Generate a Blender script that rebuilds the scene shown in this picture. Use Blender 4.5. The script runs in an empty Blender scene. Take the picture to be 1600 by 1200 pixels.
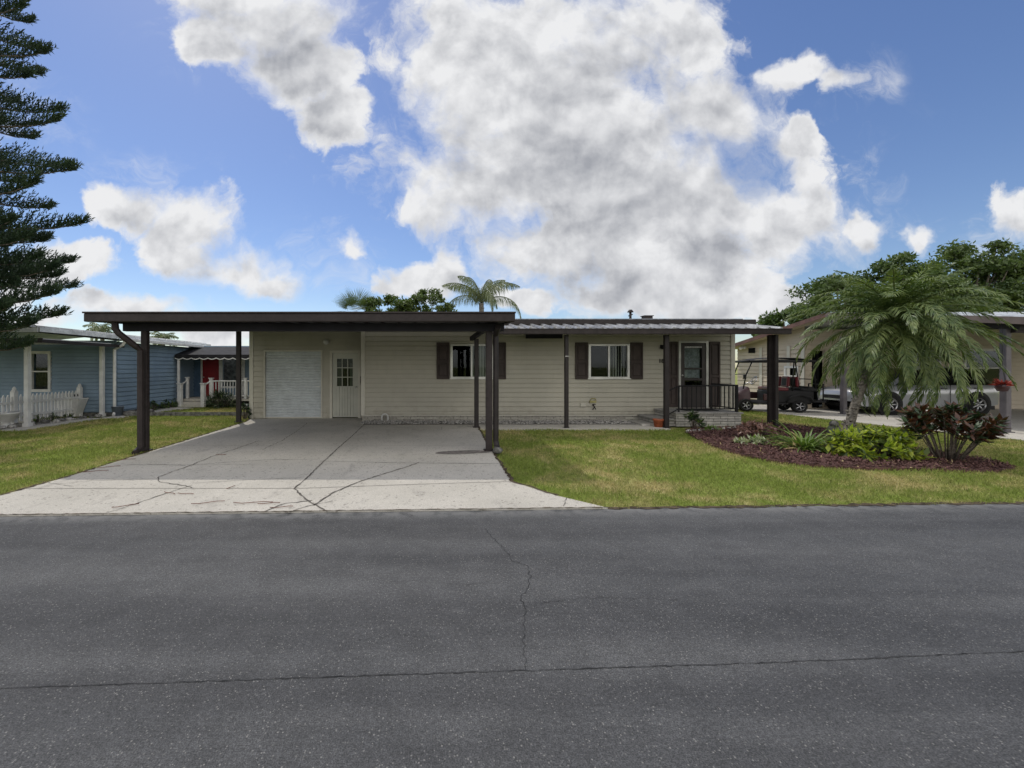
import bpy, math, random
import numpy as np
from mathutils import Matrix, Vector, noise as mnoise
R = math.radians
random.seed(7); rng = np.random.default_rng(7)
sc = bpy.context.scene
col = sc.collection

# ------------------------------------------------------------------ camera
F, VX, VY, H = 650.0, 675.0, 573.0, 1.6
cam_d = bpy.data.cameras.new('camera'); cam = bpy.data.objects.new('camera', cam_d); col.objects.link(cam)
cam.location = (0, 0, H); cam.rotation_euler = (R(90), 0, 0)
cam_d.sensor_width = 36; cam_d.lens = F/1600*36
cam_d.shift_x = (800-VX)/1600; cam_d.shift_y = -(600-VY)/1600
cam_d.clip_start = .05; cam_d.clip_end = 2000
sc.camera = cam

# ------------------------------------------------------------------ light
SUN = Vector((-.85, 1.36, 2.5)).normalized()
sd = bpy.data.lights.new('sun', 'SUN'); so = bpy.data.objects.new('sun', sd); col.objects.link(so)
sd.energy = 2.0; sd.angle = R(.5); sd.color = (1, .95, .86)
so.rotation_euler = SUN.to_track_quat('Z', 'Y').to_euler(); so.location = (0, 0, 20)
sc.view_settings.view_transform = 'Standard'; sc.view_settings.look = 'None'
sc.view_settings.exposure = 0; sc.view_settings.gamma = 1

# ------------------------------------------------------------------ node helpers
class NT:
    def __init__(s, tree): s.t = tree; s.n = tree.nodes; s.l = tree.links
    def _in(s, sock, v):
        if isinstance(v, bpy.types.NodeSocket): s.l.new(v, sock)
        elif v is not None: sock.default_value = v
    def math(s, op, a, b=None, c=None, clamp=False):
        n = s.n.new('ShaderNodeMath'); n.operation = op; n.use_clamp = clamp
        s._in(n.inputs[0], a); s._in(n.inputs[1], b); s._in(n.inputs[2], c); return n.outputs[0]
    def vec(s, op, a, b=None, c=None):
        n = s.n.new('ShaderNodeVectorMath'); n.operation = op
        s._in(n.inputs[0], a); s._in(n.inputs[1], b)
        if c is not None: s._in(n.inputs[2], c)
        return n.outputs['Value'] if op in ('LENGTH', 'DOT_PRODUCT', 'DISTANCE') else n.outputs[0]
    def ss(s, v, a, b, lo=0., hi=1.):
        n = s.n.new('ShaderNodeMapRange'); n.interpolation_type = 'SMOOTHSTEP'
        s._in(n.inputs[0], v); s._in(n.inputs[1], a); s._in(n.inputs[2], b); s._in(n.inputs[3], lo); s._in(n.inputs[4], hi)
        return n.outputs[0]
    def noise(s, vec, scale, detail=4, rough=.55, color=False, dist=0):
        n = s.n.new('ShaderNodeTexNoise'); s._in(n.inputs['Vector'], vec)
        n.inputs['Scale'].default_value = scale; n.inputs['Detail'].default_value = detail
        n.inputs['Roughness'].default_value = rough; n.inputs['Distortion'].default_value = dist
        return n.outputs['Color'] if color else n.outputs['Fac']
    def voro(s, vec, scale, out='Distance', feat='F1'):
        n = s.n.new('ShaderNodeTexVoronoi'); n.feature = feat; s._in(n.inputs['Vector'], vec)
        n.inputs['Scale'].default_value = scale; return n.outputs[out]
    def mix(s, f, a, b, mode='MIX'):
        n = s.n.new('ShaderNodeMix'); n.data_type = 'RGBA'; n.blend_type = mode; n.clamp_factor = True
        s._in(n.inputs[0], f); s._in(n.inputs[6], c4(a)); s._in(n.inputs[7], c4(b)); return n.outputs[2]
    def bump(s, h, strength=.3, dist=.02):
        n = s.n.new('ShaderNodeBump'); s._in(n.inputs['Height'], h)
        n.inputs['Strength'].default_value = strength; n.inputs['Distance'].default_value = dist; return n.outputs[0]
def c4(c):
    return (*c, 1) if isinstance(c, (tuple, list)) and len(c) == 3 else c

# ------------------------------------------------------------------ world: sky with cumulus clouds
def build_world():
    w = bpy.data.worlds.new('World'); sc.world = w; w.use_nodes = True
    N = NT(w.node_tree); N.n.clear()
    out = N.n.new('ShaderNodeOutputWorld')
    sky = N.n.new('ShaderNodeTexSky'); sky.sky_type = 'NISHITA'; sky.sun_disc = False
    sky.sun_elevation = math.asin(SUN.z); sky.sun_rotation = math.atan2(SUN.x, SUN.y)
    sky.air_density = 1.0; sky.dust_density = .35; sky.ozone_density = 2.2
    b1 = N.n.new('ShaderNodeBackground'); b1.inputs[1].default_value = .118
    hs = N.n.new('ShaderNodeHueSaturation'); hs.inputs['Hue'].default_value = .510; hs.inputs['Saturation'].default_value = 1.12; hs.inputs['Value'].default_value = 1.0
    N.l.new(sky.outputs[0], hs.inputs['Color']); N.l.new(hs.outputs[0], b1.inputs[0])
    tc = N.n.new('ShaderNodeTexCoord'); d = N.vec('NORMALIZE', tc.outputs['Generated'])
    sp = N.n.new('ShaderNodeSeparateXYZ'); N.l.new(d, sp.inputs[0])
    yy = N.math('MAXIMUM', sp.outputs[1], .08)
    u = N.math('DIVIDE', sp.outputs[0], yy); v = N.math('DIVIDE', sp.outputs[2], yy)
    cb = N.n.new('ShaderNodeCombineXYZ'); N.l.new(u, cb.inputs[0]); N.l.new(v, cb.inputs[1])
    p = cb.outputs[0]
    masses = [(795,120,185,185),(960,70,170,130),(900,235,270,160),(1110,170,135,85),(745,300,170,80),(1050,330,245,150),
        (1020,450,190,50),(1090,400,140,70),(1225,330,95,75),(1255,110,75,34),(850,385,130,55),(715,40,90,80),
        (420,30,125,70),(455,105,95,60),(515,185,65,45),(330,60,60,50),(400,-20,150,50),
        (215,325,85,48),(290,345,85,50),(370,415,120,36),(450,438,55,26),(290,395,60,30),
        (130,405,80,42),(50,425,80,45),(543,390,34,22),(655,432,75,36),(690,418,40,32),(600,440,34,20),
        (205,482,120,24),(330,510,130,28),(30,500,120,26),(1328,135,36,30),(1440,362,28,24),(1610,352,70,46),(1268,212,48,30),
        (1140,490,140,30),(1215,470,60,26),(1345,352,45,18),(800,455,60,22),
        (-150,200,170,70),(-420,60,240,130),(1900,120,170,110),(2100,420,200,60),(250,-350,330,130),(1100,-400,420,150),(-500,420,260,60)]
    def density(q0, det):
        # billows: warp the sky coordinate before the cloud masses are laid out
        w1 = N.vec('MULTIPLY', N.vec('SUBTRACT', N.noise(q0, 2.4, 2, .5, color=True), (.5, .5, .5)), (.26, .20, 0))
        pw = N.vec('ADD', q0, w1)
        if det > 4: pw = N.vec('ADD', pw, N.vec('MULTIPLY', N.vec('SUBTRACT', N.noise(q0, 11, 4, .6, color=True), (.5, .5, .5)), (.10, .08, 0)))
        acc = None
        for cx, cy, rx, ry in masses:
            c = ((cx-VX)/F, (VY-cy)/F); r = (rx/F*1.14, ry/F*1.14)
            q = N.vec('MULTIPLY_ADD', pw, (1/r[0], 1/r[1], 0), (-c[0]/r[0], -c[1]/r[1], 0))
            L = N.vec('LENGTH', q)
            acc = L if acc is None else N.math('SMOOTH_MIN', acc, L, .22)
        n = N.noise(pw, 5.2, det, .62)
        dn = N.math('ADD', N.math('SUBTRACT', 1.0, acc), N.math('MULTIPLY', N.math('SUBTRACT', n, .5), 1.9))
        m = N.noise(N.vec('ADD', q0, (3.1, 7.7, 0)), 2.2, 2, .5)
        return N.math('ADD', dn, N.math('MULTIPLY', N.math('SUBTRACT', m, .5), .8)), acc
    dens, acc0 = density(p, 10)
    up1, _ = density(N.vec('ADD', p, (-.02, .055, 0)), 3)
    up2, _ = density(N.vec('ADD', p, (-.05, .15, 0)), 2)
    # half of the sky behind the photographer: unseen broad clouds, added and brightened to fill the shaded areas
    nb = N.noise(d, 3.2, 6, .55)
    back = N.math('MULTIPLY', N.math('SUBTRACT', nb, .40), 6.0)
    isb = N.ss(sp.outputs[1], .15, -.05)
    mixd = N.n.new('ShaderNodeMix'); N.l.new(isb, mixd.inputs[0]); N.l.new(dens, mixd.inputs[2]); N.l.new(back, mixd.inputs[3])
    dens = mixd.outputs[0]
    soft = N.ss(N.noise(p, 3.0, 2), .35, .65, .25, .80)
    cov = N.ss(dens, -.02, soft)
    wq = N.vec('ADD', N.vec('MULTIPLY', p, (1.0, 1.5, 0)), N.vec('MULTIPLY', N.noise(p, 3, 3, .6, color=True), (.5, .5, 0)))
    veil = N.math('MULTIPLY', N.ss(N.noise(wq, 2.6, 8, .68), .50, .72), N.math('MULTIPLY', N.ss(acc0, 1.75, .95), .55))
    cov = N.math('MAXIMUM', cov, veil)
    cov = N.math('MULTIPLY', cov, N.ss(sp.outputs[2], -.02, .02))
    # light reaches the tops first: cloud above a point greys it
    shd = N.math('ADD', N.math('MULTIPLY', N.ss(up1, -.15, 1.0), .62), N.math('MULTIPLY', N.ss(up2, .1, 1.3), .50))
    shd = N.math('MULTIPLY', shd, N.ss(dens, .0, .7))
    pb_ = N.vec('ADD', p, N.vec('MULTIPLY', N.noise(p, 5, 2, .5, color=True), (.05, .05, 0)))
    f1 = N.noise(N.vec('ADD', pb_, (5.2, 1.3, 0)), 6.5, 7, .54); f2 = N.noise(N.vec('ADD', pb_, (5.19, 1.33, 0)), 6.5, 5, .54)
    rel = N.math('ADD', N.math('MULTIPLY', N.math('SUBTRACT', f2, f1), 2.0), N.math('MULTIPLY', N.math('SUBTRACT', N.ss(f1, .36, .64), .5), -.20))
    shd = N.math('ADD', N.math('MULTIPLY', shd, .74), N.math('MULTIPLY', rel, N.ss(dens, .02, .45)))
    shd = N.math('MULTIPLY', shd, N.math('SUBTRACT', 1.0, isb), None, True)
    ccol = N.mix(shd, (.89, .895, .91), (.385, .40, .44))
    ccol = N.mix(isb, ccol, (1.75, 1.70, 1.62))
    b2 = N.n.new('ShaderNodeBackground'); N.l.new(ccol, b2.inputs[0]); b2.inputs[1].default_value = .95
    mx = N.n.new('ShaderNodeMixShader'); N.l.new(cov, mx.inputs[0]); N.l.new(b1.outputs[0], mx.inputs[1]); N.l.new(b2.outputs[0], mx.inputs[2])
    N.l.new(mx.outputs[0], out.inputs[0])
    w.cycles.sampling_method = 'MANUAL'; w.cycles.sample_map_resolution = 512
build_world()

# ------------------------------------------------------------------ materials
MATS = {}
def pmat(name, base, rough=.6, spec=.5, metal=0., var=.15, vscale=3., fine=0., fscale=60., bump=0., bscale=40., bdist=.01, tint=None, fn=None, coat=0., trans=0.):
    if name in MATS: return MATS[name]
    m = bpy.data.materials.new(name); m.use_nodes = True; MATS[name] = m
    N = NT(m.node_tree); b = N.n['Principled BSDF']
    b.inputs['Roughness'].default_value = rough; b.inputs['Metallic'].default_value = metal
    b.inputs['Specular IOR Level'].default_value = spec; b.inputs['Coat Weight'].default_value = coat
    tc = N.n.new('ShaderNodeTexCoord'); p = tc.outputs['Object']
    n = N.noise(p, vscale, 5, .6)
    t = tint or tuple(c*(1-2.2*var) for c in base)
    colr = N.mix(N.ss(n, .3, .7), t, tuple(c*(1+var*.6) for c in base))
    if fine:
        f = N.noise(p, fscale, 3, .7)
        colr = N.mix(fine, colr, N.mix(N.ss(f, .35, .65), (.25, .25, .25), (1.5, 1.5, 1.5)), 'MULTIPLY')
    if fn: colr = fn(N, p, colr, b)
    N.l.new(colr, b.inputs['Base Color'])
    if bump: N.l.new(N.bump(N.noise(p, bscale, 4, .6), bump, bdist), b.inputs['Normal'])
    return m

def asphalt_fn(N, p, c, b):
    big = N.noise(N.vec('MULTIPLY', p, (.25, 1.1, 1)), 1.1, 5, .6)
    base = N.mix(N.ss(big, .3, .7), (.058, .0595, .063), (.087, .088, .0905))
    lane = N.noise(N.vec('MULTIPLY', p, (.06, 1.3, 1)), 1.6, 3, .5); base = N.mix(.8, base, N.mix(N.ss(lane, .38, .62), (.78, .78, .79), (1.16, 1.16, 1.15)), 'MULTIPLY')
    pt = N.noise(N.vec('ADD', p, (4, 2, 0)), 4.5, 5, .7); base = N.mix(.6, base, N.mix(N.ss(pt, .35, .65), (.80, .80, .80), (1.14, 1.14, 1.14)), 'MULTIPLY')
    a = N.noise(p, 150, 3, .75); a2 = N.noise(p, 48, 3, .6)
    base = N.mix(1.0, base, N.mix(N.ss(a, .38, .64), (.52, .52, .52), (1.5, 1.5, 1.49)), 'MULTIPLY')
    base = N.mix(.7, base, N.mix(N.ss(a2, .35, .65), (.72, .72, .72), (1.25, 1.25, 1.25)), 'MULTIPLY')
    v = N.voro(p, 95, 'Color'); sv = N.n.new('ShaderNodeSeparateColor'); N.l.new(v, sv.inputs[0])
    dd = N.voro(p, 95)
    chip = N.math('MULTIPLY', N.math('GREATER_THAN', sv.outputs[0], .86), N.math('LESS_THAN', dd, .38))
    base = N.mix(chip, base, N.mix(sv.outputs[1], (.10, .10, .098), (.22, .215, .205)))
    # pale dusty scuffs and the sandy fringe by the kerbside
    sx = N.n.new('ShaderNodeSeparateXYZ'); N.l.new(p, sx.inputs[0])
    edge = N.math('SUBTRACT', sx.outputs[1], N.math('MULTIPLY_ADD', sx.outputs[0], .036, 4.63))
    fr = N.math('MULTIPLY', N.ss(edge, -.32, .02), N.ss(N.noise(p, 7, 5), .3, .6))
    base = N.mix(N.math('MULTIPLY', fr, .75), base, (.20, .20, .195))
    sc_ = N.math('MULTIPLY', N.ss(N.noise(N.vec('MULTIPLY', p, (1, 2.2, 1)), 1.3, 5, .65), .63, .75), .4)
    base = N.mix(sc_, base, (.16, .16, .16))
    h = N.math('ADD', N.math('MULTIPLY', a, 1.0), N.math('MULTIPLY', N.voro(p, 110), -.6))
    N.l.new(N.bump(h, .55, .006), b.inputs['Normal'])
    return base
def concrete_fn(N, p, c, b):
    big = N.noise(p, .8, 6, .62); base = N.mix(N.ss(big, .3, .72), (.455, .435, .39), (.54, .515, .465))
    st = N.noise(N.vec('MULTIPLY', p, (1.3, .5, 1)), 2.6, 6, .7)
    base = N.mix(N.math('MULTIPLY', N.ss(st, .54, .74), .45), base, (.22, .205, .19))
    a = N.noise(p, 90, 4, .75); base = N.mix(.8, base, N.mix(N.ss(a, .36, .66), (.72, .71, .69), (1.14, 1.14, 1.14)), 'MULTIPLY')
    sp = N.voro(p, 42, 'Color'); sv = N.n.new('ShaderNodeSeparateColor'); N.l.new(sp, sv.inputs[0])
    base = N.mix(N.math('MULTIPLY', N.math('GREATER_THAN', sv.outputs[0], .965), .5), base, (.13, .115, .10))
    N.l.new(N.bump(a, .25, .004), b.inputs['Normal'])
    return base
def lawn_col(N, p):
    n = N.noise(p, .55, 5, .62); n2 = N.noise(p, 2.2, 4, .6)
    k = N.ss(N.math('MULTIPLY_ADD', n2, .45, N.math('MULTIPLY', n, .75)), .53, .76)
    return N.mix(k, (.235, .30, .066), (.49, .42, .21))
def ground_fn(N, p, c, b):
    g = lawn_col(N, p); f = N.noise(p, 30, 4, .7)
    return N.mix(1.0, g, N.mix(N.ss(f, .3, .7), (.55, .55, .5), (1., 1., .95)), 'MULTIPLY')
def blade_fn(N, p, c, b):
    g = lawn_col(N, p); f = N.noise(p, 26, 3, .7)
    g = N.mix(N.ss(f, .40, .62), g, N.mix(.6, g, (.14, .19, .035)))
    g = N.mix(1.0, g, N.mix(N.ss(N.noise(N.vec('ADD', p, (2, 7, 0)), 14, 5, .75), .33, .67), (.55, .58, .5), (1.45, 1.4, 1.35)), 'MULTIPLY')
    f2 = N.noise(N.vec('ADD', p, (9, 3, 0)), 60, 2, .7)
    return N.mix(N.math('MULTIPLY', N.ss(f2, .56, .66), .75), g, (.34, .28, .14))
M_asph = pmat('asphalt', (.08,.08,.08), .72, .35, fn=asphalt_fn)
M_asph_crack = pmat('asphalt_crack', (.055,.056,.058), .9, .2, vscale=12, var=.3)
M_conc = pmat('concrete', (.4,.4,.38), .85, .25, fn=concrete_fn)
M_joint = pmat('concrete_joint', (.155,.145,.13), .95, .1, vscale=8, var=.25)
M_dpatch = pmat('concrete_dark_patch', (.20,.18,.165), .8, .3, vscale=14, var=.2)
M_ground = pmat('ground_turf', (.1,.12,.05), .95, .1, fn=ground_fn)
M_blade = pmat('grass_blade', (.1,.15,.03), .6, .25, fn=blade_fn)
def _transl(m, k):
    N = NT(m.node_tree); b = N.n['Principled BSDF']; t = N.n.new('ShaderNodeBsdfTranslucent'); mx = N.n.new('ShaderNodeMixShader'); mx.inputs[0].default_value = k
    N.l.new(b.inputs['Base Color'].links[0].from_socket, t.inputs[0]); N.l.new(b.outputs[0], mx.inputs[1]); N.l.new(t.outputs[0], mx.inputs[2]); N.l.new(mx.outputs[0], N.n['Material Output'].inputs[0])
_transl(M_blade, .35)
def siding_fn(N, p, c, b):
    st = N.noise(N.vec('MULTIPLY', p, (1.0, 1.0, .22)), 6, 5, .65); sp = N.n.new('ShaderNodeSeparateXYZ'); N.l.new(p, sp.inputs[0])
    c = N.mix(N.math('MULTIPLY', N.ss(st, .50, .75), .30), c, (.30, .28, .225))
    low = N.math('MULTIPLY', N.ss(sp.outputs[2], .75, .15), N.ss(N.noise(p, 4.5, 5, .7), .42, .65))
    return N.mix(N.math('MULTIPLY', low, .45), c, (.27, .245, .19))
M_cream = pmat('cream_siding', (.415,.395,.33), .5, .35, var=.05, vscale=1.0, fn=siding_fn)
M_creamtrim = pmat('cream_trim', (.53,.51,.44), .5, .35, var=.05)
M_beige = pmat('beige_siding', (.52,.45,.36), .6, .3, var=.06, vscale=1.2)
M_brown = pmat('brown_metal', (.034,.027,.027), .55, .25, var=.12, vscale=4, fine=.2, fscale=14)
M_brownd = pmat('dark_brown_metal', (.026,.021,.021), .55, .3, var=.15, vscale=5)
M_ceil = pmat('dark_soffit', (.020,.019,.026), .6, .25, var=.15, vscale=3)
M_shut = pmat('shutter_brown', (.050,.036,.032), .6, .35, var=.15)
M_door = pmat('dark_door', (.030,.024,.024), .4, .5, var=.15)
M_white = pmat('white_paint', (.62,.62,.60), .5, .4, var=.08, vscale=4)
M_whitem = pmat('white_metal_roof', (.62,.64,.66), .38, .5, var=.12, vscale=2, fine=.15, fscale=8)
M_roofm = pmat('galvanised_roof', (.33,.335,.34), .45, .4, metal=.25, var=.2, vscale=2.5, fine=.25, fscale=7)
M_roller = pmat('roller_door_white', (.50,.535,.55), .42, .45, var=.05, vscale=2, fine=.1, fscale=12)
M_doorw = pmat('painted_door', (.46,.46,.40), .5, .4, var=.05)
M_alu = pmat('aluminium', (.55,.55,.53), .35, .5, metal=.6, var=.1)
M_black = pmat('black_plastic', (.014,.014,.015), .65, .25, var=.2)
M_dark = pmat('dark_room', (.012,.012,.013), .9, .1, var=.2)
M_blind = pmat('blind_vinyl', (.50,.48,.42), .6, .3, var=.05)
M_curtain = pmat('lace_curtain', (.50,.50,.50), .8, .2, var=.2, vscale=18)
M_blue = pmat('blue_siding', (.195,.27,.35), .6, .3, var=.08, vscale=1.2)
M_red = pmat('red_door', (.23,.012,.016), .45, .45, var=.1)
M_bluedoor = pmat('blue_door', (.07,.12,.19), .5, .4, var=.1)
M_canvas = pmat('black_canvas', (.022,.022,.025), .75, .2, var=.25, vscale=5)
M_terra = pmat('terracotta', (.42,.12,.055), .8, .2, var=.15, vscale=12)
M_bark = pmat('bark', (.17,.145,.12), .9, .15, var=.3, vscale=14, bump=.7, bscale=25, bdist=.02)
M_palmbark = pmat('palm_bark', (.22,.20,.17), .9, .15, var=.3, vscale=22, bump=.8, bscale=35, bdist=.02)
M_pebble = pmat('pebble', (.40,.385,.36), .8, .3, var=.35, vscale=22)
M_rock = pmat('rock', (.19,.185,.17), .85, .2, var=.3, vscale=9, bump=.6, bscale=18, bdist=.03)
def leafmat(name, a, b_, rough=.45, sc_=3., trans=.25):
    if name in MATS: return MATS[name]
    m = bpy.data.materials.new(name); m.use_nodes = True; MATS[name] = m
    N = NT(m.node_tree); b = N.n['Principled BSDF']; o = N.n['Material Output']
    tc = N.n.new('ShaderNodeTexCoord'); p = tc.outputs['Object']
    n = N.noise(p, sc_, 4, .65); n2 = N.noise(p, sc_*9, 2, .6)
    k = N.math('MULTIPLY_ADD', n2, .5, N.math('MULTIPLY', n, .55))
    c = N.mix(N.ss(k, .38, .66), a, b_)
    N.l.new(c, b.inputs['Base Color']); b.inputs['Roughness'].default_value = rough; b.inputs['Specular IOR Level'].default_value = .45
    t = N.n.new('ShaderNodeBsdfTranslucent'); N.l.new(N.mix(1., c, (1.3, 1.5, .7), 'MULTIPLY'), t.inputs[0])
    mx = N.n.new('ShaderNodeMixShader'); mx.inputs[0].default_value = trans
    N.l.new(b.outputs[0], mx.inputs[1]); N.l.new(t.outputs[0], mx.inputs[2]); N.l.new(mx.outputs[0], o.inputs[0])
    return m
L_pine = leafmat('pine_needles', (.014,.032,.018), (.045,.078,.036), .6, 1.2, .08)
L_date = leafmat('date_palm_leaflet', (.055,.098,.028), (.185,.225,.075), .46, 1.5, .22)
L_oak = leafmat('oak_leaves', (.045,.080,.024), (.12,.165,.055), .5, .35, .2)
L_bushfar = leafmat('far_bush_leaves', (.035,.07,.02), (.13,.17,.045), .5, .6, .25)
L_queen = leafmat('queen_palm_leaflet', (.09,.12,.06), (.24,.26,.15), .4, .9, .25)
L_fan = leafmat('fan_palm_leaf', (.05,.085,.035), (.13,.17,.07), .45, 1.2, .2)
L_lime = leafmat('lime_leaves', (.15,.24,.020), (.42,.46,.060), .4, 4, .3)
L_croton = leafmat('croton_leaves', (.030,.013,.011), (.11,.045,.018), .35, 5, .15)
L_lily = leafmat('strap_leaves', (.07,.13,.025), (.20,.28,.07), .4, 3, .25)
L_purple = leafmat('purple_leaves', (.10,.045,.045), (.26,.15,.12), .5, 6, .15)
L_pale = leafmat('pale_leaves', (.22,.26,.14), (.50,.52,.38), .5, 6, .2)
L_dark = leafmat('dark_leaves', (.015,.032,.015), (.05,.085,.035), .45, 5, .12)
L_dry = leafmat('dry_leaves', (.28,.20,.09), (.42,.33,.17), .7, 5, .15)
M_mulch = leafmat('mulch_chip', (.052,.023,.021), (.14,.068,.058), .85, 9, .0)
def brick_mat(name, c1, c2, mortar, sx, sy):
    m = bpy.data.materials.new(name); m.use_nodes = True; MATS[name] = m
    N = NT(m.node_tree); b = N.n['Principled BSDF']; b.inputs['Roughness'].default_value = .8
    tc = N.n.new('ShaderNodeTexCoord'); sp = N.n.new('ShaderNodeSeparateXYZ'); N.l.new(tc.outputs['Object'], sp.inputs[0])
    cb = N.n.new('ShaderNodeCombineXYZ'); N.l.new(N.math('ADD', sp.outputs[0], sp.outputs[1]), cb.inputs[0]); N.l.new(sp.outputs[2], cb.inputs[1])
    t = N.n.new('ShaderNodeTexBrick'); N.l.new(cb.outputs[0], t.inputs[0]); t.inputs['Scale'].default_value = 1
    t.inputs['Color1'].default_value = c4(c1); t.inputs['Color2'].default_value = c4(c2); t.inputs['Mortar'].default_value = c4(mortar)
    t.inputs['Brick Width'].default_value = sx; t.inputs['Row Height'].default_value = sy; t.inputs['Mortar Size'].default_value = .006
    n = N.noise(tc.outputs['Object'], 14, 4)
    c = N.mix(.6, t.outputs[0], N.mix(N.ss(n, .3, .7), (.6, .6, .6), (1.15, 1.15, 1.15)), 'MULTIPLY')
    N.l.new(c, b.inputs['Base Color'])
    h = N.math('SUBTRACT', N.math('MULTIPLY', n, .4), t.outputs['Fac'])
    N.l.new(N.bump(h, .8, .012), b.inputs['Normal']); return m
M_skirt = brick_mat('stacked_stone', (.46,.44,.38), (.33,.31,.27), (.09,.085,.075), .42, .062)
M_stone = brick_mat('step_stone', (.46,.44,.40), (.34,.325,.30), (.08,.075,.07), .38, .07)
def glass_mat(name, tint, refl=.12):
    m = bpy.data.materials.new(name); m.use_nodes = True; MATS[name] = m
    N = NT(m.node_tree); N.n.clear(); o = N.n.new('ShaderNodeOutputMaterial')
    t = N.n.new('ShaderNodeBsdfTransparent'); t.inputs[0].default_value = c4(tint)
    g = N.n.new('ShaderNodeBsdfGlossy'); g.inputs['Roughness'].default_value = .02; g.inputs[0].default_value = (.9,.95,1,1)
    fr = N.n.new('ShaderNodeLayerWeight'); fr.inputs[0].default_value = .5
    k = N.math('ADD', N.math('MULTIPLY', N.math('POWER', fr.outputs['Facing'], 4.), .55), refl+.03, None, True)
    mx = N.n.new('ShaderNodeMixShader'); N.l.new(k, mx.inputs[0]); N.l.new(t.outputs[0], mx.inputs[1]); N.l.new(g.outputs[0], mx.inputs[2])
    N.l.new(mx.outputs[0], o.inputs[0]); return m
M_glass = glass_mat('window_glass', (.80,.84,.84), -.016)
M_cglass = glass_mat('car_glass', (.12,.15,.17), .08)
M_paint = pmat('silver_car_paint', (.36,.37,.39), .28, .5, metal=.35, var=.04, coat=.6)
M_redp = pmat('red_cart_paint', (.032,.004,.006), .5, .5, var=.08, coat=.1)
M_tyre = pmat('tyre_rubber', (.018,.018,.018), .85, .2, var=.2, vscale=9)
M_rim = pmat('wheel_rim', (.5,.5,.51), .3, .5, metal=.8, var=.1)
M_redseat = pmat('red_seat_vinyl', (.10,.010,.016), .45, .4, var=.1)

# ------------------------------------------------------------------ geometry helpers
def G(px, py, z=0.):
    Y = F*(H-z)/(py-VY); return Vector(((px-VX)/F*Y, Y, z))
def P(px, py, Y): return Vector(((px-VX)/F*Y, Y, H-(py-VY)/F*Y))
def XA(px, Y): return (px-VX)/F*Y
def ZA(py, Y): return H-(py-VY)/F*Y

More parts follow.
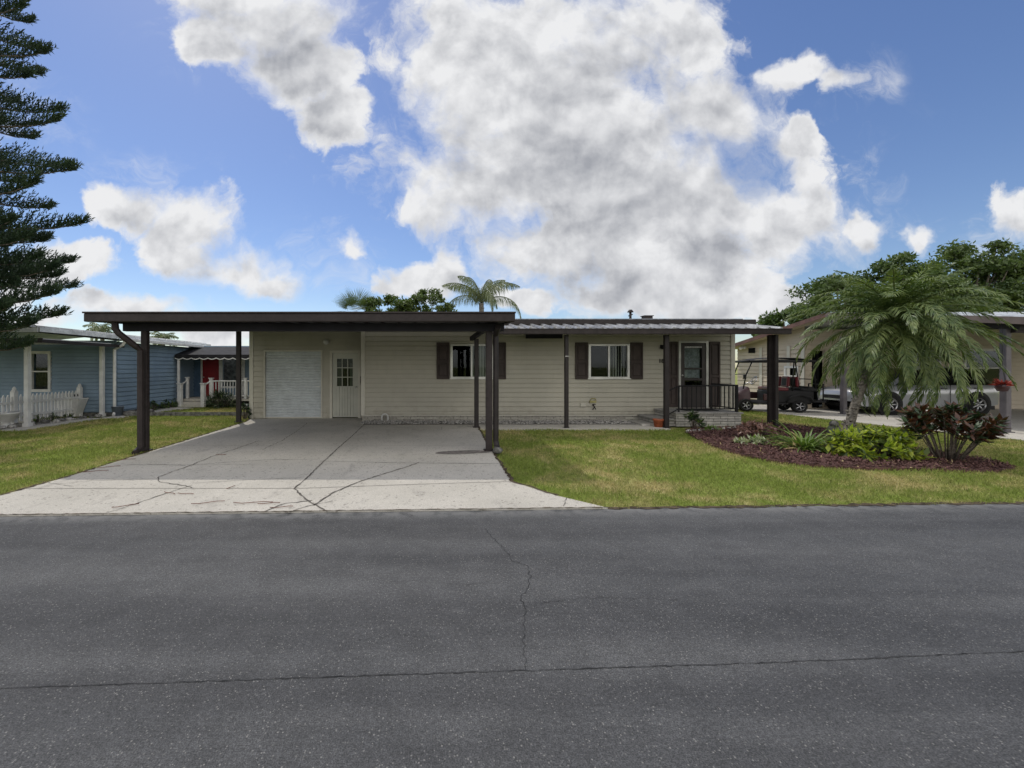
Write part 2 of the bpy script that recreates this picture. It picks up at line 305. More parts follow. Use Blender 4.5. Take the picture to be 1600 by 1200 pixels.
class MB:
    def __init__(s): s.v = []; s.f = []; s.m = []; s.sm = []; s.M = Matrix.Identity(4)
    def add(s, vs, fs, mi=0, smooth=False):
        o = len(s.v); s.v += [tuple(s.M @ Vector(p)) for p in vs]
        for f in fs: s.f.append([i+o for i in f]); s.m.append(mi); s.sm.append(smooth)
        return s
    def box(s, x0, x1, y0, y1, z0, z1, mi=0):
        vs = [(x,y,z) for z in (z0,z1) for y in (y0,y1) for x in (x0,x1)]
        return s.add(vs, [(0,2,3,1),(4,5,7,6),(0,1,5,4),(2,6,7,3),(0,4,6,2),(1,3,7,5)], mi)
    def bbox(s, x0, x1, y0, y1, z0, z1, b=.01, mi=0):   # box with chamfered vertical-plane edges (8-gon in each face)
        xs = (x0, x1); ys = (y0, y1); zs = (z0, z1); vs = []; idx = {}
        for i in (0,1):
            for j in (0,1):
                for k in (0,1):
                    for a in range(3):
                        p = [xs[i], ys[j], zs[k]]
                        for q in range(3):
                            if q != a: p[q] += b*(1 if (i,j,k)[q] == 0 else -1)
                        idx[(i,j,k,a)] = len(vs); vs.append(p)
        fs = []
        def I(i,j,k,a): return idx[(i,j,k,a)]
        for i in (0,1): fs.append([I(i,0,0,0),I(i,1,0,0),I(i,1,1,0),I(i,0,1,0)])
        for j in (0,1): fs.append([I(0,j,0,1),I(1,j,0,1),I(1,j,1,1),I(0,j,1,1)])
        for k in (0,1): fs.append([I(0,0,k,2),I(1,0,k,2),I(1,1,k,2),I(0,1,k,2)])
        for j in (0,1):
            for k in (0,1): fs.append([I(0,j,k,1),I(1,j,k,1),I(1,j,k,2),I(0,j,k,2)])
        for i in (0,1):
            for k in (0,1): fs.append([I(i,0,k,0),I(i,1,k,0),I(i,1,k,2),I(i,0,k,2)])
        for i in (0,1):
            for j in (0,1): fs.append([I(i,j,0,0),I(i,j,1,0),I(i,j,1,1),I(i,j,0,1)])
        for i in (0,1):
            for j in (0,1):
                for k in (0,1): fs.append([I(i,j,k,0),I(i,j,k,1),I(i,j,k,2)])
        return s.add(vs, fs, mi)
    def tube(s, pts, r, n=10, mi=0, cap=True, smooth=True, sq=False):
        pts = [Vector(p) for p in pts]; rs = r if isinstance(r, (list, tuple)) else [r]*len(pts)
        vs = []; prev = None
        for i, p in enumerate(pts):
            t = (pts[min(i+1, len(pts)-1)]-pts[max(i-1, 0)]).normalized()
            if prev is None:
                a = Vector((0,0,1)) if abs(t.z) < .9 else Vector((0,1,0)); u = t.cross(a).normalized()
            else: u = (prev-t*prev.dot(t)).normalized()
            prev = u; w = t.cross(u)
            for k in range(n):
                an = 2*math.pi*(k+.5)/n; vs.append(p+(u*math.cos(an)+w*math.sin(an))*rs[i])
        fs = []
        for i in range(len(pts)-1):
            for k in range(n): fs.append((i*n+k, i*n+(k+1)%n, (i+1)*n+(k+1)%n, (i+1)*n+k))
        s.add(vs, fs, mi, smooth)
        if cap:
            o = len(s.v)-len(vs); s.f += [[o+k for k in range(n)][::-1], [o+(len(pts)-1)*n+k for k in range(n)]]; s.m += [mi]*2; s.sm += [False]*2
        return s
    def lathe(s, prof, c=(0,0,0), n=24, mi=0, axis='z'):
        vs = []; c = Vector(c)
        for r, h in prof:
            for k in range(n):
                a = 2*math.pi*k/n; q = (r*math.cos(a), r*math.sin(a), h)
                if axis == 'y': q = (q[0], q[2], q[1])
                if axis == 'x': q = (q[2], q[0], q[1])
                vs.append(c+Vector(q))
        fs = [(i*n+k, i*n+(k+1)%n, (i+1)*n+(k+1)%n, (i+1)*n+k) for i in range(len(prof)-1) for k in range(n)]
        return s.add(vs, fs, mi, True)
    def ball(s, c, r, n=10, m=7, mi=0, jit=0.):
        if not isinstance(r, (tuple, list)): r = (r, r, r)
        vs = []; 
        for i in range(m+1):
            th = math.pi*i/m
            for k in range(n):
                a = 2*math.pi*k/n; q = Vector((math.sin(th)*math.cos(a), math.sin(th)*math.sin(a), math.cos(th)))
                j = 1+jit*mnoise.noise(q*1.7+Vector(c)*5) if jit else 1
                vs.append((c[0]+q.x*r[0]*j, c[1]+q.y*r[1]*j, c[2]+q.z*r[2]*j))
        fs = [(i*n+k, (i+1)*n+k, (i+1)*n+(k+1)%n, i*n+(k+1)%n) for i in range(m) for k in range(n)]
        return s.add(vs, fs, mi, True)
    def prism(s, poly, z0, z1, mi=0):
        n = len(poly); vs = [(p[0], p[1], z0) for p in poly]+[(p[0], p[1], z1) for p in poly]
        return s.add(vs, [list(range(n))[::-1], [n+i for i in range(n)]]+[(i,(i+1)%n,n+(i+1)%n,n+i) for i in range(n)], mi)
    def strip(s, pts, w, z, mi=0, jit=0., step=.12, gap=0.):   # a crack or joint on a horizontal slab
        pts = [Vector((p[0], p[1], 0)) for p in pts]; L = []
        for a, b in zip(pts, pts[1:]):
            k = max(1, int((b-a).length/step))
            for i in range(k): L.append(a.lerp(b, i/k))
        L.append(pts[-1]); vs = []
        for i, p in enumerate(L):
            t = (L[min(i+1, len(L)-1)]-L[max(i-1,0)]).normalized(); nn = Vector((-t.y, t.x, 0))
            o = nn*random.uniform(-jit, jit) if 0 < i < len(L)-1 else nn*0
            ww = w*random.uniform(.5, 1.3)*.5 if jit else w*.5
            vs += [(*(p+o+nn*ww).xy, z), (*(p+o-nn*ww).xy, z)]
        return s.add(vs, [(2*i, 2*i+1, 2*i+3, 2*i+2) for i in range(len(L)-1) if not gap or mnoise.noise(Vector((L[i].x*3.1, L[i].y*5.3, 2.5)))*1.6+.5 > gap*(1+.4*random.uniform(-1,1))], mi)
    # clapboard panel standing on x, facing -y
    def lap(s, x0, x1, y, z0, z1, h=.137, th=.10, mi=0):
        z = math.floor(z0/h)*h
        prof = []
        while z < z1-1e-6:
            a, b = max(z, z0), min(z+h, z1)
            g = min(.030, b-a)
            if b-a > 1e-4: prof += [(y+.010, a), (y+.010, a+g*.98), (y-.017*(1-(a+g-z)/h)-.006, a+g), (y-.006-.017*(1-(b-z)/h), b)]
            z += h
        n = len(prof); vs = [(x0, p[0], p[1]) for p in prof]+[(x1, p[0], p[1]) for p in prof]
        s.add(vs, [(i, n+i, n+i+1, i+1) for i in range(n-1)], mi)
        s.add([(x,yy,zz) for zz in (z0,z1) for yy in (y,y+th) for x in (x0,x1)], [(0,2,3,1),(4,5,7,6),(2,6,7,3),(0,4,6,2),(1,3,7,5)], mi)
    def lapwall(s, x0, x1, y, z0, z1, holes=(), h=.137, th=.10, mi=0):
        xs = sorted({x0, x1, *[q for o in holes for q in o[:2]]})
        for a, b in zip(xs, xs[1:]):
            zz = z0
            for o in sorted([o for o in holes if o[0] <= a+1e-6 and o[1] >= b-1e-6], key=lambda o: o[2]):
                if o[2] > zz+1e-4: s.lap(a, b, y, zz, o[2], h, th, mi)
                zz = o[3]
            if z1 > zz+1e-4: s.lap(a, b, y, zz, z1, h, th, mi)
    def build(s, name, mats, parent=None, world=True, **kw):
        if not isinstance(mats, (list, tuple)): mats = [mats]
        v = s.v
        if parent is not None and world:
            q = parent; o = Vector((0,0,0))
            while q is not None: o += q.location; q = q.parent
            v = [(a-o.x, b-o.y, c-o.z) for a, b, c in v]
        me = bpy.data.meshes.new(name); me.from_pydata(v, [], s.f)
        for m in mats: me.materials.append(m)
        me.polygons.foreach_set('material_index', s.m); me.polygons.foreach_set('use_smooth', s.sm); me.update()
        return link(name, me, parent, **kw)
def link(name, me, parent=None, label=None, cat=None, group=None, kind=None):
    o = bpy.data.objects.new(name, me); col.objects.link(o); o.parent = parent
    if label: o['label'] = label
    if cat: o['category'] = cat
    if group: o['group'] = group
    if kind: o['kind'] = kind
    return o
def thing(name, label, cat, loc=(0,0,0), rz=0., group=None):
    o = link(name, None, None, label, cat, group); o.location = loc; o.rotation_euler = (0,0,rz)
    o.empty_display_size = .2; return o
def npmesh(name, V, Fq, mats, parent=None, smooth=False, mi=None, **kw):
    """V (n,3), Fq (m,k) numpy -> mesh; world coordinates, moved under its parent"""
    V = np.asarray(V, dtype=np.float32)
    q = parent
    while q is not None: V = V-np.array(q.location, dtype=np.float32); q = q.parent
    me = bpy.data.meshes.new(name); m, k = Fq.shape
    me.vertices.add(len(V)); me.vertices.foreach_set('co', V.ravel())
    me.loops.add(m*k); me.loops.foreach_set('vertex_index', Fq.ravel().astype(np.int32))
    me.polygons.add(m); me.polygons.foreach_set('loop_start', np.arange(0, m*k, k, dtype=np.int32))
    for x in (mats if isinstance(mats, (list, tuple)) else [mats]): me.materials.append(x)
    if mi is not None: me.polygons.foreach_set('material_index', mi.astype(np.int32))
    me.update(); me.validate(); return link(name, me, parent, **kw)
def nrm(a): return a/np.maximum(np.linalg.norm(a, axis=-1, keepdims=True), 1e-9)
def leaves(C, D, S, L, W, fold=0.):
    """rhombic leaves: base C, direction D, side vector S, length L, width W -> V,F (quads)"""
    n = len(C); L = np.broadcast_to(L, n)[:,None]; W = np.broadcast_to(W, n)[:,None]
    D = nrm(D); S = nrm(S-D*np.sum(S*D, 1, keepdims=True)); N = np.cross(D, S)
    V = np.stack([C, C+D*L*.45+S*W*.5+N*W*fold, C+D*L, C+D*L*.45-S*W*.5+N*W*fold], 1).reshape(-1,3)
    return V, np.arange(4*n).reshape(-1,4)
def rnd3(n): return nrm(rng.normal(size=(n,3)))
def inpoly(x, y, poly):
    r = np.zeros(len(x), bool); n = len(poly)
    for i in range(n):
        x1, y1 = poly[i][:2]; x2, y2 = poly[(i+1)%n][:2]
        if y1 == y2: continue
        c = ((y1 > y) != (y2 > y)) & (x < (x2-x1)*(y-y1)/(y2-y1)+x1); r ^= c
    return r
def copy_tree(o, parent=None):
    c = o.copy(); col.objects.link(c); c.parent = parent
    for ch in list(o.children): copy_tree(ch, c)
    return c

# ------------------------------------------------------------------ ground
ROADY = lambda x: 4.63+.036*x
g = MB(); g.add([(-600,-600,-.03),(600,-600,-.03),(600,900,-.03),(-600,900,-.03)], [(0,1,2,3)])
g.build('ground', M_ground, kind='structure')
r = MB(); e0, e1 = -80, 80
r.add([(e0,-6.5,0),(e1,-6.5,0),(e1,ROADY(e1),0),(e0,ROADY(e0),0)], [(0,1,2,3)])
def gp(*pts): return [G(*p) for p in pts]
r.strip(gp((-400,1090),(0,1076),(400,1062),(760,1050),(1200,1036),(1600,1018),(2100,1000)), .0055, .003, 1, .004, .03)
for c, w in (([(757,826),(775,845),(792,862),(800,876),(824,884),(828,900),(826,915)], .007), ([(826,915),(813,935),(822,948),(819,972)], .009),
             ([(822,948),(850,941),(905,936),(960,934),(1060,937)], .004), ([(819,972),(818,1005),(822,1050)], .005), ([(590,912),(640,908),(720,914),(790,910)], .003),
             ([(560,1000),(620,992),(680,997)], .003)):
    r.strip(gp(*c), w*.7, .004, 1, .012, .025)
r.build('road', [M_asph, M_asph_crack], kind='structure')

# driveway slab
DRV = gp((392,655),(384,660),(220,711),(120,742),(40,765),(0,776),(-120,806))
DRV = [(p.x, p.y) for p in DRV]
rt = [(p.x, p.y) for p in gp((870,776),(800,754),(775,716),(748,671),(746,664),(570,664))]
poly = [(-9.0, ROADY(-9.0)-.02), (1.98, ROADY(1.98)-.02)]+rt+[(-2.0,12.25),(-2.05,12.84)]+DRV[:6]+[(-7.6,5.0)]
d = MB(); d.prism(poly, -.05, .014)
d.box(-1.98, 6.1, 10.62, 11.45, -.05, .012)                      # walk strip along the facade
def jt(pts, w=.012, jit=0.): d.strip(gp(*pts), w*.72, .019, 1, jit, .05 if jit else .12)
jt([(38,765.5),(250,765),(470,765),(640,759),(802,754)], .014)
jt([(180,727),(330,728),(400,727)], .010, .006); jt([(500,722),(640,725),(790,726)], .018, .004)
jt([(250,697),(480,698),(765,697)], .008); jt([(575,668),(746,671)], .010)
jt([(570,663),(555,678),(530,700),(500,728),(478,750),(460,765)], .028, .008)
jt([(460,765),(475,780),(492,791),(512,802)], .03, .010)
jt([(475,781),(488,784),(440,790),(410,803)][1:], .022, .010); jt([(520,785),(480,793),(448,804)], .018, .008)
jt([(655,724),(630,733),(600,742),(560,755),(520,772),(490,792)], .030, .008)
jt([(404,690),(370,702),(330,715),(295,730),(265,740),(246,748),(250,755),(285,760),(300,764)], .022, .014)
jt([(300,760),(260,773),(210,790),(165,804)], .018, .012)
jt([(295,729),(350,724),(420,720),(500,719)], .016, .008); jt([(230,727),(290,729)], .012, .01)
jt([(480,662),(462,676),(440,690),(418,700),(410,704)], .018, .014)
jt([(300,757),(380,752),(470,748)], .010, .008); jt([(90,758),(140,753),(250,750)], .010, .01); jt([(60,754),(115,762)], .008, .01)
jt([(470,662),(570,658)], .02); jt([(880,793),(885,780)], .012, .01); jt([(690,668),(690,673)], .01)
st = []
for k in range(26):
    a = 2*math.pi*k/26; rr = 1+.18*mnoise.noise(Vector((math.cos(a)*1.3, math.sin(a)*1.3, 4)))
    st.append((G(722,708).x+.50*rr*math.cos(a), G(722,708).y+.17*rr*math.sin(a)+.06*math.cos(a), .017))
d.add(st, [list(range(26))], 2)  # irregular darker patch on the slab beside the right post
rim = [(p[0]-.012, p[1]) for p in DRV[:6]]+[(-7.6,5.0),(-9.0,ROADY(-9.0))]
d.strip(rim, .05, .020, 3, .02, .07); d.strip([(p[0]+.012,p[1]) for p in rt[:6]], .05, .020, 3, .02, .07); d.strip([(-9, ROADY(-9)-.02), (1.98, ROADY(1.98)-.02)], .022, .021, 3, .010, .05)
d.build('driveway', [M_conc, M_joint, M_dpatch, pmat('edge_soil', (.10,.078,.055), .95, .1, vscale=10, var=.3)], kind='structure')
rm = MB(); rm.strip([(1.98, ROADY(1.98)), (13.8, ROADY(13.8))], .07, .006, 0, .025, .06); rm.strip([(-30, ROADY(-30)), (-9, ROADY(-9))], .07, .006, 0, .025, .06)
rm.build('soil_edge', MATS['edge_soil'], kind='structure')
# twigs and dead leaves lying on the slab
tw = MB()
for px, py, L, a in ((395,786,.45,.0),(420,787,.25,.1),(325,786,.35,.25),(265,771,.22,-.5),(290,772,.22,-.2),(440,793,.25,.15),(361,762,.14,1.2),(196,791,.25,.5),(145,737,.4,.25),(190,719,.4,.3),(345,711,.18,0),(170,730,.3,.4)):
    p = G(px, py, .02); q = [p+Vector((math.cos(a+math.sin(t*3)*.25)*L*(t-.5), math.sin(a+math.sin(t*3)*.4)*L*(t-.5), .008)) for t in (0,.25,.5,.75,1)]
    tw.tube(q, .004, 5)
tw.build('twigs', pmat('twig_brown', (.16,.07,.05), .8, .2, vscale=20), label='thin reddish brown fallen twigs scattered over the concrete driveway', cat='twigs', kind='stuff')

# neighbour's driveway on the right and front path on the left
n_ = MB(); n_.prism([(11.35,17.4),(11.7,15.0),(12.35,10.8),(12.85,8.9),(13.9,ROADY(13.9)-.02),(22,ROADY(22)-.02),(22,17.4)], -.05, .012)
n_.strip([(12.5,10.7),(20,10.9)], .014, .017, 1); n_.strip([(12.1,13.6),(20,13.7)], .014, .017, 1)
n_.build('neighbour_driveway', [M_conc, M_joint], kind='structure')
n_ = MB(); n_.prism([(-10.3,12.9),(-9.75,13.0),(-9.6,15.2),(-9.2,16.1),(-10.2,16.3),(-10.25,15.0)], -.05, .012)
n_.prism([(-14,9.9),(-10.3,10.4),(-10.25,12.88),(-14,12.9)], -.05, .010)
n_.build('path', M_conc, kind='structure')

# mulch bed
BED = [(p.x, p.y) for p in gp((1072,673),(1082,682),(1096,689),(1125,701),(1162,712),(1205,720),(1250,726),(1337,732),(1425,733),(1512,736.5),(1560,736),(1586,732),(1547,721),(1491,711),(1420,702),(1341,692),(1325,684),(1290,671),(1208,663),(1159,664),(1150,669),(1100,671))]
b = MB(); b.prism(BED, -.04, .02); 
b.build('mulch_bed', M_mulch, kind='structure')
bx = np.array(BED); n = 60000
x = rng.uniform(bx[:,0].min(), bx[:,0].max(), n); y = rng.uniform(bx[:,1].min(), bx[:,1].max(), n)
k = inpoly(x+rng.normal(0,.03,n), y+rng.normal(0,.03,n), BED); x = x[k]; y = y[k]; n = len(x)
D = nrm(np.stack([rng.normal(size=n), rng.normal(size=n), rng.normal(0,.45,n)], 1)); S = nrm(np.stack([-D[:,1], D[:,0], rng.normal(0,.6,n)], 1))
V, Fq = leaves(np.stack([x, y, rng.uniform(.015,.055,n)], 1), D, S, rng.uniform(.03,.085,n), rng.uniform(.012,.03,n))
npmesh('mulch_chips', V, Fq, [M_mulch, L_dry], mi=(rng.random(len(Fq)) < .022).astype(int), label='dark reddish brown wood mulch chips covering the curved flower bed', cat='mulch', kind='stuff')

# grass blades
RL = [(p.x, p.y) for p in gp((750,671),(775,712),(800,754),(870,776),(943,796))]+[(2.3,ROADY(2.3)),(13.85,ROADY(13.85)),(12.82,8.9),(12.33,10.8),(11.68,15),(11.3,17.4),(9.3,17.4),(9.25,12.4),(8.2,11),(6.1,10.62)]
LL = [(-9.2,ROADY(-9.2)),(-7.9,4.9)]+DRV[:6][::-1][0:6]+[(-5.4,12.9),(-5.4,16.8),(-9.2,16.2),(-9.6,15.2),(-9.72,12.95),(-10.2,12.85),(-10.3,10.4),(-13,10),(-18,9),(-18,ROADY(-18))]
def lawn(poly, label, hole=None, n0=2600):
    a = np.array(poly); x0, x1, y0, y1 = a[:,0].min(), a[:,0].max(), a[:,1].min(), a[:,1].max()
    n = int((x1-x0)*(y1-y0)*n0); x = rng.uniform(x0,x1,n); y = rng.uniform(y0,y1,n)
    k = (rng.random(n) < np.clip((5.2/y)**1.25, .12, 1)) & (np.abs(x-.3) < y*1.6+.6); x = x[k]; y = y[k]
    wob = np.array([mnoise.noise(Vector((float(a)*2.3, float(b)*2.3, 7)))+.6*mnoise.noise(Vector((float(a)*9, float(b)*9, 3))) for a, b in zip(x, y)])*.05
    jx = x+rng.normal(0,.028,len(x))+wob; jy = y+rng.normal(0,.028,len(x))+wob
    k = inpoly(jx, jy, poly)
    if hole: k &= ~inpoly(jx, jy, hole)
    x = x[k]; y = y[k]; n = len(x)
    ht = np.array([mnoise.noise(Vector((float(a)*1.1, float(b)*1.1, 0))) for a, b in zip(x, y)])
    sc_ = np.clip(y/6, .8, 2.6)
    D = np.stack([rng.normal(0,.55,n), rng.normal(0,.55,n), np.full(n, 1.)], 1)
    V, Fq = leaves(np.stack([x, y, np.full(n,-.03)], 1), D, rnd3(n)*np.array([1,1,.2]), (.058+.026*ht+.05*np.maximum(0,wob[k]*12-.35))*rng.uniform(.7,1.4,n), .0075*sc_*rng.uniform(.7,1.4,n))
    npmesh('grass', V, Fq, M_blade, label=label, cat='grass', kind='stuff')
lawn(RL, 'patchy green and straw coloured lawn between the driveway and the flower bed', BED)
lawn(LL, 'patchy lawn to the left of the cracked driveway')

# ------------------------------------------------------------------ main house
YH, YG = 12.2, 12.84
house = thing('mobile_home', 'long low cream clapboard mobile home with dark brown shutters and flat roofline', 'house', (3.3, 15, 0))
XL, XR = -2.05, 8.84
x1 = lambda px: XA(px, YH); zh = lambda py: ZA(py, YH)
W1 = (.56, 1.76, 1.262, 2.257); W2 = (4.60, 5.76, 1.262, 2.257); DR = (7.24, 8.05, .40, 2.32)
w = MB(); w.lapwall(XL, XR, YH, .19, 2.79, (W1, W2, DR))
w.M = Matrix.Translation((XR, YH, 0)) @ Matrix.Rotation(R(90), 4, 'Z'); w.lapwall(.102, 6.6, 0, .19, 2.79)
w.M = Matrix.Translation((XL, YG, 0)) @ Matrix.Rotation(R(-90), 4, 'Z'); w.lapwall(0, YG-YH-.102, 0, .19, 2.79)
w.M = Matrix.Translation((XR, 18.9, 0)) @ Matrix.Rotation(R(180), 4, 'Z'); w.lapwall(0, 14.4, 0, .0, 2.79)
GW = (-5.19, -3.375, .014, 2.12); GD = (-3.10, -2.25, .014, 2.05); XGL = -5.60
w.M = Matrix.Identity(4); w.lapwall(XGL, XL-.003, YG, 0, 2.74, (GW, GD), h=.16)
w.M = Matrix.Translation((XGL, 18.8, 0)) @ Matrix.Rotation(R(-90), 4, 'Z'); w.lapwall(0, 18.8-YG-.102, 0, 0, 2.74, h=.16)
w.M = Matrix.Identity(4)
w.build('wall', M_cream, house)
t_ = MB()                                               # corner boards, head trim, starter strip
t_.box(XL-.03, XL+.085, YH-.028, YH-.001, .17, 2.76); t_.box(XR-.085, XR+.03, YH-.028, YH-.001, .17, 2.76)
t_.box(XGL-.03, XGL+.09, YG-.028, YG-.001, .0, 2.7); t_.box(XL+.086, XR-.086, YH-.022, YH-.002, .165, .188)
t_.build('corner_trim', M_creamtrim, house)
s_ = MB(); s_.box(XL, XR-.02, YH+.012, YH+.09, -.02, .163); s_.build('skirting', M_skirt, house)
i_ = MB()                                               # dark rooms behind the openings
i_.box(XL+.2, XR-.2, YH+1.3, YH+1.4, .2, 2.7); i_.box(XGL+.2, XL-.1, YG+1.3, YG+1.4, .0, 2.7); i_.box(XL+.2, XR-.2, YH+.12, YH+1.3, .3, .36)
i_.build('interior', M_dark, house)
# roof
rf = MB(); ye, yr, yb = 11.88, 15.55, 19.2; xa, xb = -2.2, 9.19
rf.add([(xa,ye,2.93),(xb,ye,2.93),(xb,yr,3.36),(xa,yr,3.36),(xa,yb,2.93),(xb,yb,2.93),(xa,ye,2.80),(xb,ye,2.80),(xa,yb,2.80),(xb,yb,2.80)],
       [(0,1,2,3),(3,2,5,4),(6,8,9,7),(0,6,7,1),(4,5,9,8),(0,3,4,8,6),(1,7,9,5,2)])
k = 0; x = xa+.1
while x < xb:
    for (ya, za, yb_, zb) in ((ye-.02, 2.93, yr, 3.36), (yr, 3.36, yb, 2.93)):
        rf.add([(x,ya,za+.001),(x+.03,ya,za+.001),(x+.03,ya,za+.04),(x,ya,za+.04),(x,yb_,zb+.001),(x+.03,yb_,zb+.001),(x+.03,yb_,zb+.04),(x,yb_,zb+.04)],
               [(0,1,2,3),(0,4,5,1),(1,5,6,2),(2,6,7,3),(3,7,4,0),(4,7,6,5)])
    x += .405
rfo = rf.build('roof', M_roofm, house)
fa = MB(); fa.box(xa, xb+.012, ye-.055, ye-.021, 2.795, 2.945); fa.box(xb+.013, xb+.03, ye-.05, yb, 2.80, 2.93); fa.build('fascia', M_brownd, rfo)
gr_ = MB(); gr_.box(XGL-.35, XL-.16, 12.0, 19.1, 2.76, 2.86); gr_.build('garage_roof', M_roofm, house)
# roof vents (stack with cap, low vent)
vt = MB(); p = P(985, 500, 14.6); vt.tube([(p.x,p.y,3.2),(p.x,p.y,3.50)], .04, 10); vt.lathe([(.0,3.60),(.05,3.60),(.10,3.53),(.10,3.51),(.03,3.50)], (p.x,p.y,0), 14)
vt.tube([(p.x-.07,p.y,3.38),(p.x+.08,p.y,3.44)], .018, 6); vt.build('vent_pipe', M_brownd, rfo)
vt = MB(); p = P(1011, 497, 14.9); vt.box(p.x-.14,p.x+.14,p.y-.12,p.y+.12,3.28,3.40); vt.box(p.x-.17,p.x+.17,p.y-.15,p.y+.15,3.402,3.425); vt.build('roof_vent', M_brown, rfo)
# porch roof with ribs, gutter, posts
pr = MB(); ya, za, yb_, zb = 10.66, 2.565, 11.82, 2.775; xa, xb = 1.50, 9.12
pr.add([(xa,ya,za-.05),(xb,ya,za-.05),(xb,yb_,zb-.05),(xa,yb_,zb-.05)], [(0,3,2,1)], 1)
pr.add([(xa,ya,za),(xb,ya,za),(xb,yb_,zb),(xa,yb_,zb),(xa,ya,za-.049),(xb,ya,za-.049),(xb,yb_,zb-.049),(xa,yb_,zb-.049)], [(0,1,2,3),(0,4,5,1),(1,5,6,2),(3,7,4,0)])
x = xa+.05
while x < xb:
    pr.add([(x,ya-.05,za+.002),(x+.10,ya-.05,za+.002),(x+.07,ya-.05,za+.05),(x+.03,ya-.05,za+.05),(x,yb_,zb+.002),(x+.10,yb_,zb+.002),(x+.07,yb_,zb+.05),(x+.03,yb_,zb+.05)],
           [(0,1,2,3),(1,5,6,2),(2,6,7,3),(3,7,4,0)])
    x += .305
pro = pr.build('porch_roof', [M_roofm, M_ceil], house)
gu = MB(); gu.bbox(xa-.05, xb+.02, 10.56, 10.655, 2.43, 2.56, .008); gu.box(xa-.05, xb+.03, 10.548, 10.559, 2.545, 2.572); gu.build('gutter', M_brown, pro)
for px, wd in ((885,.045),(1041,.055),(1204,.06)):
    X = XA(px, 10.85); q = MB()
    q.bbox(X-wd, X+wd, 10.80, 10.90, 0, 2.43, .006)
    if px == 1204: q.bbox(X+.02, X+.10, 10.71, 10.797, .05, 2.43, .01); q.tube([(X+.06,10.75,.06),(X+.06,10.60,.03)], .04, 8, smooth=False)
    q.box(X-wd-.03, X+wd+.03, 10.77, 10.93, 0, .015); q.build('post', M_brownd, house)
q = MB(); X = XA(885, 10.85); q.box(X-.05, X+.05, 10.795, 10.799, ZA(557,10.8), ZA(556.2,10.8)); q.build('post_strap', M_alu, house)
# windows
def slider(wd, blinds):
    a, b_, z0, z1 = wd; y = YH
    f = MB(); t = .045
    f.box(a-.02, a+t, y-.04, y+.05, z0, z1); f.box(b_-t, b_+.02, y-.04, y+.05, z0, z1)
    f.box(a+t, b_-t, y-.04, y+.05, z0, z0+t); f.box(a+t, b_-t, y-.04, y+.05, z1-t, z1)
    m = (a+b_)/2; f.box(m-.022, m+.022, y-.025, y+.035, z0+t, z1-t)
    f.box(a-.05, b_+.05, y-.065, y-.041, z0-.028, z0+.002)
    fo = f.build('window', M_alu, house)
    p = MB(); p.box(a+t, m-.022, y+.0, y+.006, z0+t, z1-t); p.box(m+.022, b_-t, y+.015, y+.021, z0+t, z1-t); p.build('pane', M_glass, fo)
    bl = MB(); x = blinds[0]
    while x < blinds[1]:
        bl.M = Matrix.Translation((x, y+.09, 0)) @ Matrix.Rotation(R(random.uniform(28,46)), 4, 'Z'); bl.box(-.042,.042,-.001,.001,z0+.03,z1-.04); x += .078
    bl.M = Matrix.Identity(4); bl.box(a, b_, y+.10, y+.16, z1-.038, z1-.005); bl.build('vertical_blind', M_blind, fo)
slider(W1, (1.2, 1.74)); slider(W2, (5.20, 5.74))
def shutter(a, b_, z0, z1):
    s = MB(); y = YH-.026
    s.bbox(a, a+.05, y-.035, y, z0, z1, .004); s.bbox(b_-.05, b_, y-.035, y, z0, z1, .004)
    zm = z0+(z1-z0)*.47
    for q0, q1 in ((z0, z0+.07), (zm-.03, zm+.03), (z1-.07, z1)): s.box(a+.05, b_-.05, y-.033, y, q0, q1)
    for q0, q1 in ((z0+.07, zm-.03), (zm+.03, z1-.07)):
        s.box(a+.05, b_-.05, y-.006, y, q0, q1); s.bbox(a+.075, b_-.075, y-.026, y-.007, q0+.03, q1-.03, .008)
    s.build('shutter', M_shut, house)
for a, b_ in ((.135,.51),(1.795,2.165),(4.19,4.555),(5.80,6.165)): shutter(a, b_, 1.235, 2.31)
shutter(6.92, 7.19, .42, 2.33); shutter(8.10, 8.42, .42, 2.33)
# front storm door
dm = MB(); a, b_, z0, z1 = DR
dm.box(a-.03, a+.035, YH-.045, YH+.08, z0, z1+.03); dm.box(b_-.035, b_+.03, YH-.045, YH+.08, z0, z1+.03); dm.box(a+.035, b_-.035, YH-.045, YH+.08, z1-.02, z1+.03)
dro = dm.build('front_door', M_alu, house)
L_ = MB(); la, lb = a+.04, b_-.04
L_.box(la, la+.11, YH-.03, YH+.02, z0, z1-.025); L_.box(lb-.11, lb, YH-.03, YH+.02, z0, z1-.025)
for q0, q1 in ((z0, z0+.62), (z0+.80, z0+.86), (z0+1.12,z0+1.16), (z1-.12, z1-.025)): L_.box(la+.11, lb-.11, YH-.03, YH+.02, q0, q1)
L_.bbox(la+.15, lb-.15, YH-.038, YH-.031, z0+.08, z0+.54, .006); L_.build('door_leaf', M_door, dro)
L_ = MB(); L_.box(la+.11, lb-.11, YH-.005, YH+.001, z0+.621, z1-.121); L_.build('door_glass', M_glass, dro)
L_ = MB(); n = 40
for zz0, zz1 in ((z0+1.17, z1-.13), (z0+.87, z0+1.12)):
    vs = [(la+.13+(lb-la-.26)*i/n, YH+.05+.012*math.sin(i*1.9), zz) for zz in (zz0, zz1) for i in range(n+1)]
    L_.add(vs, [(i, i+1, n+2+i, n+1+i) for i in range(n)])
L_.box(la+.115, lb-.115, YH-.034, YH-.031, z1-.17, z1-.125); L_.build('door_curtain', M_curtain, dro)
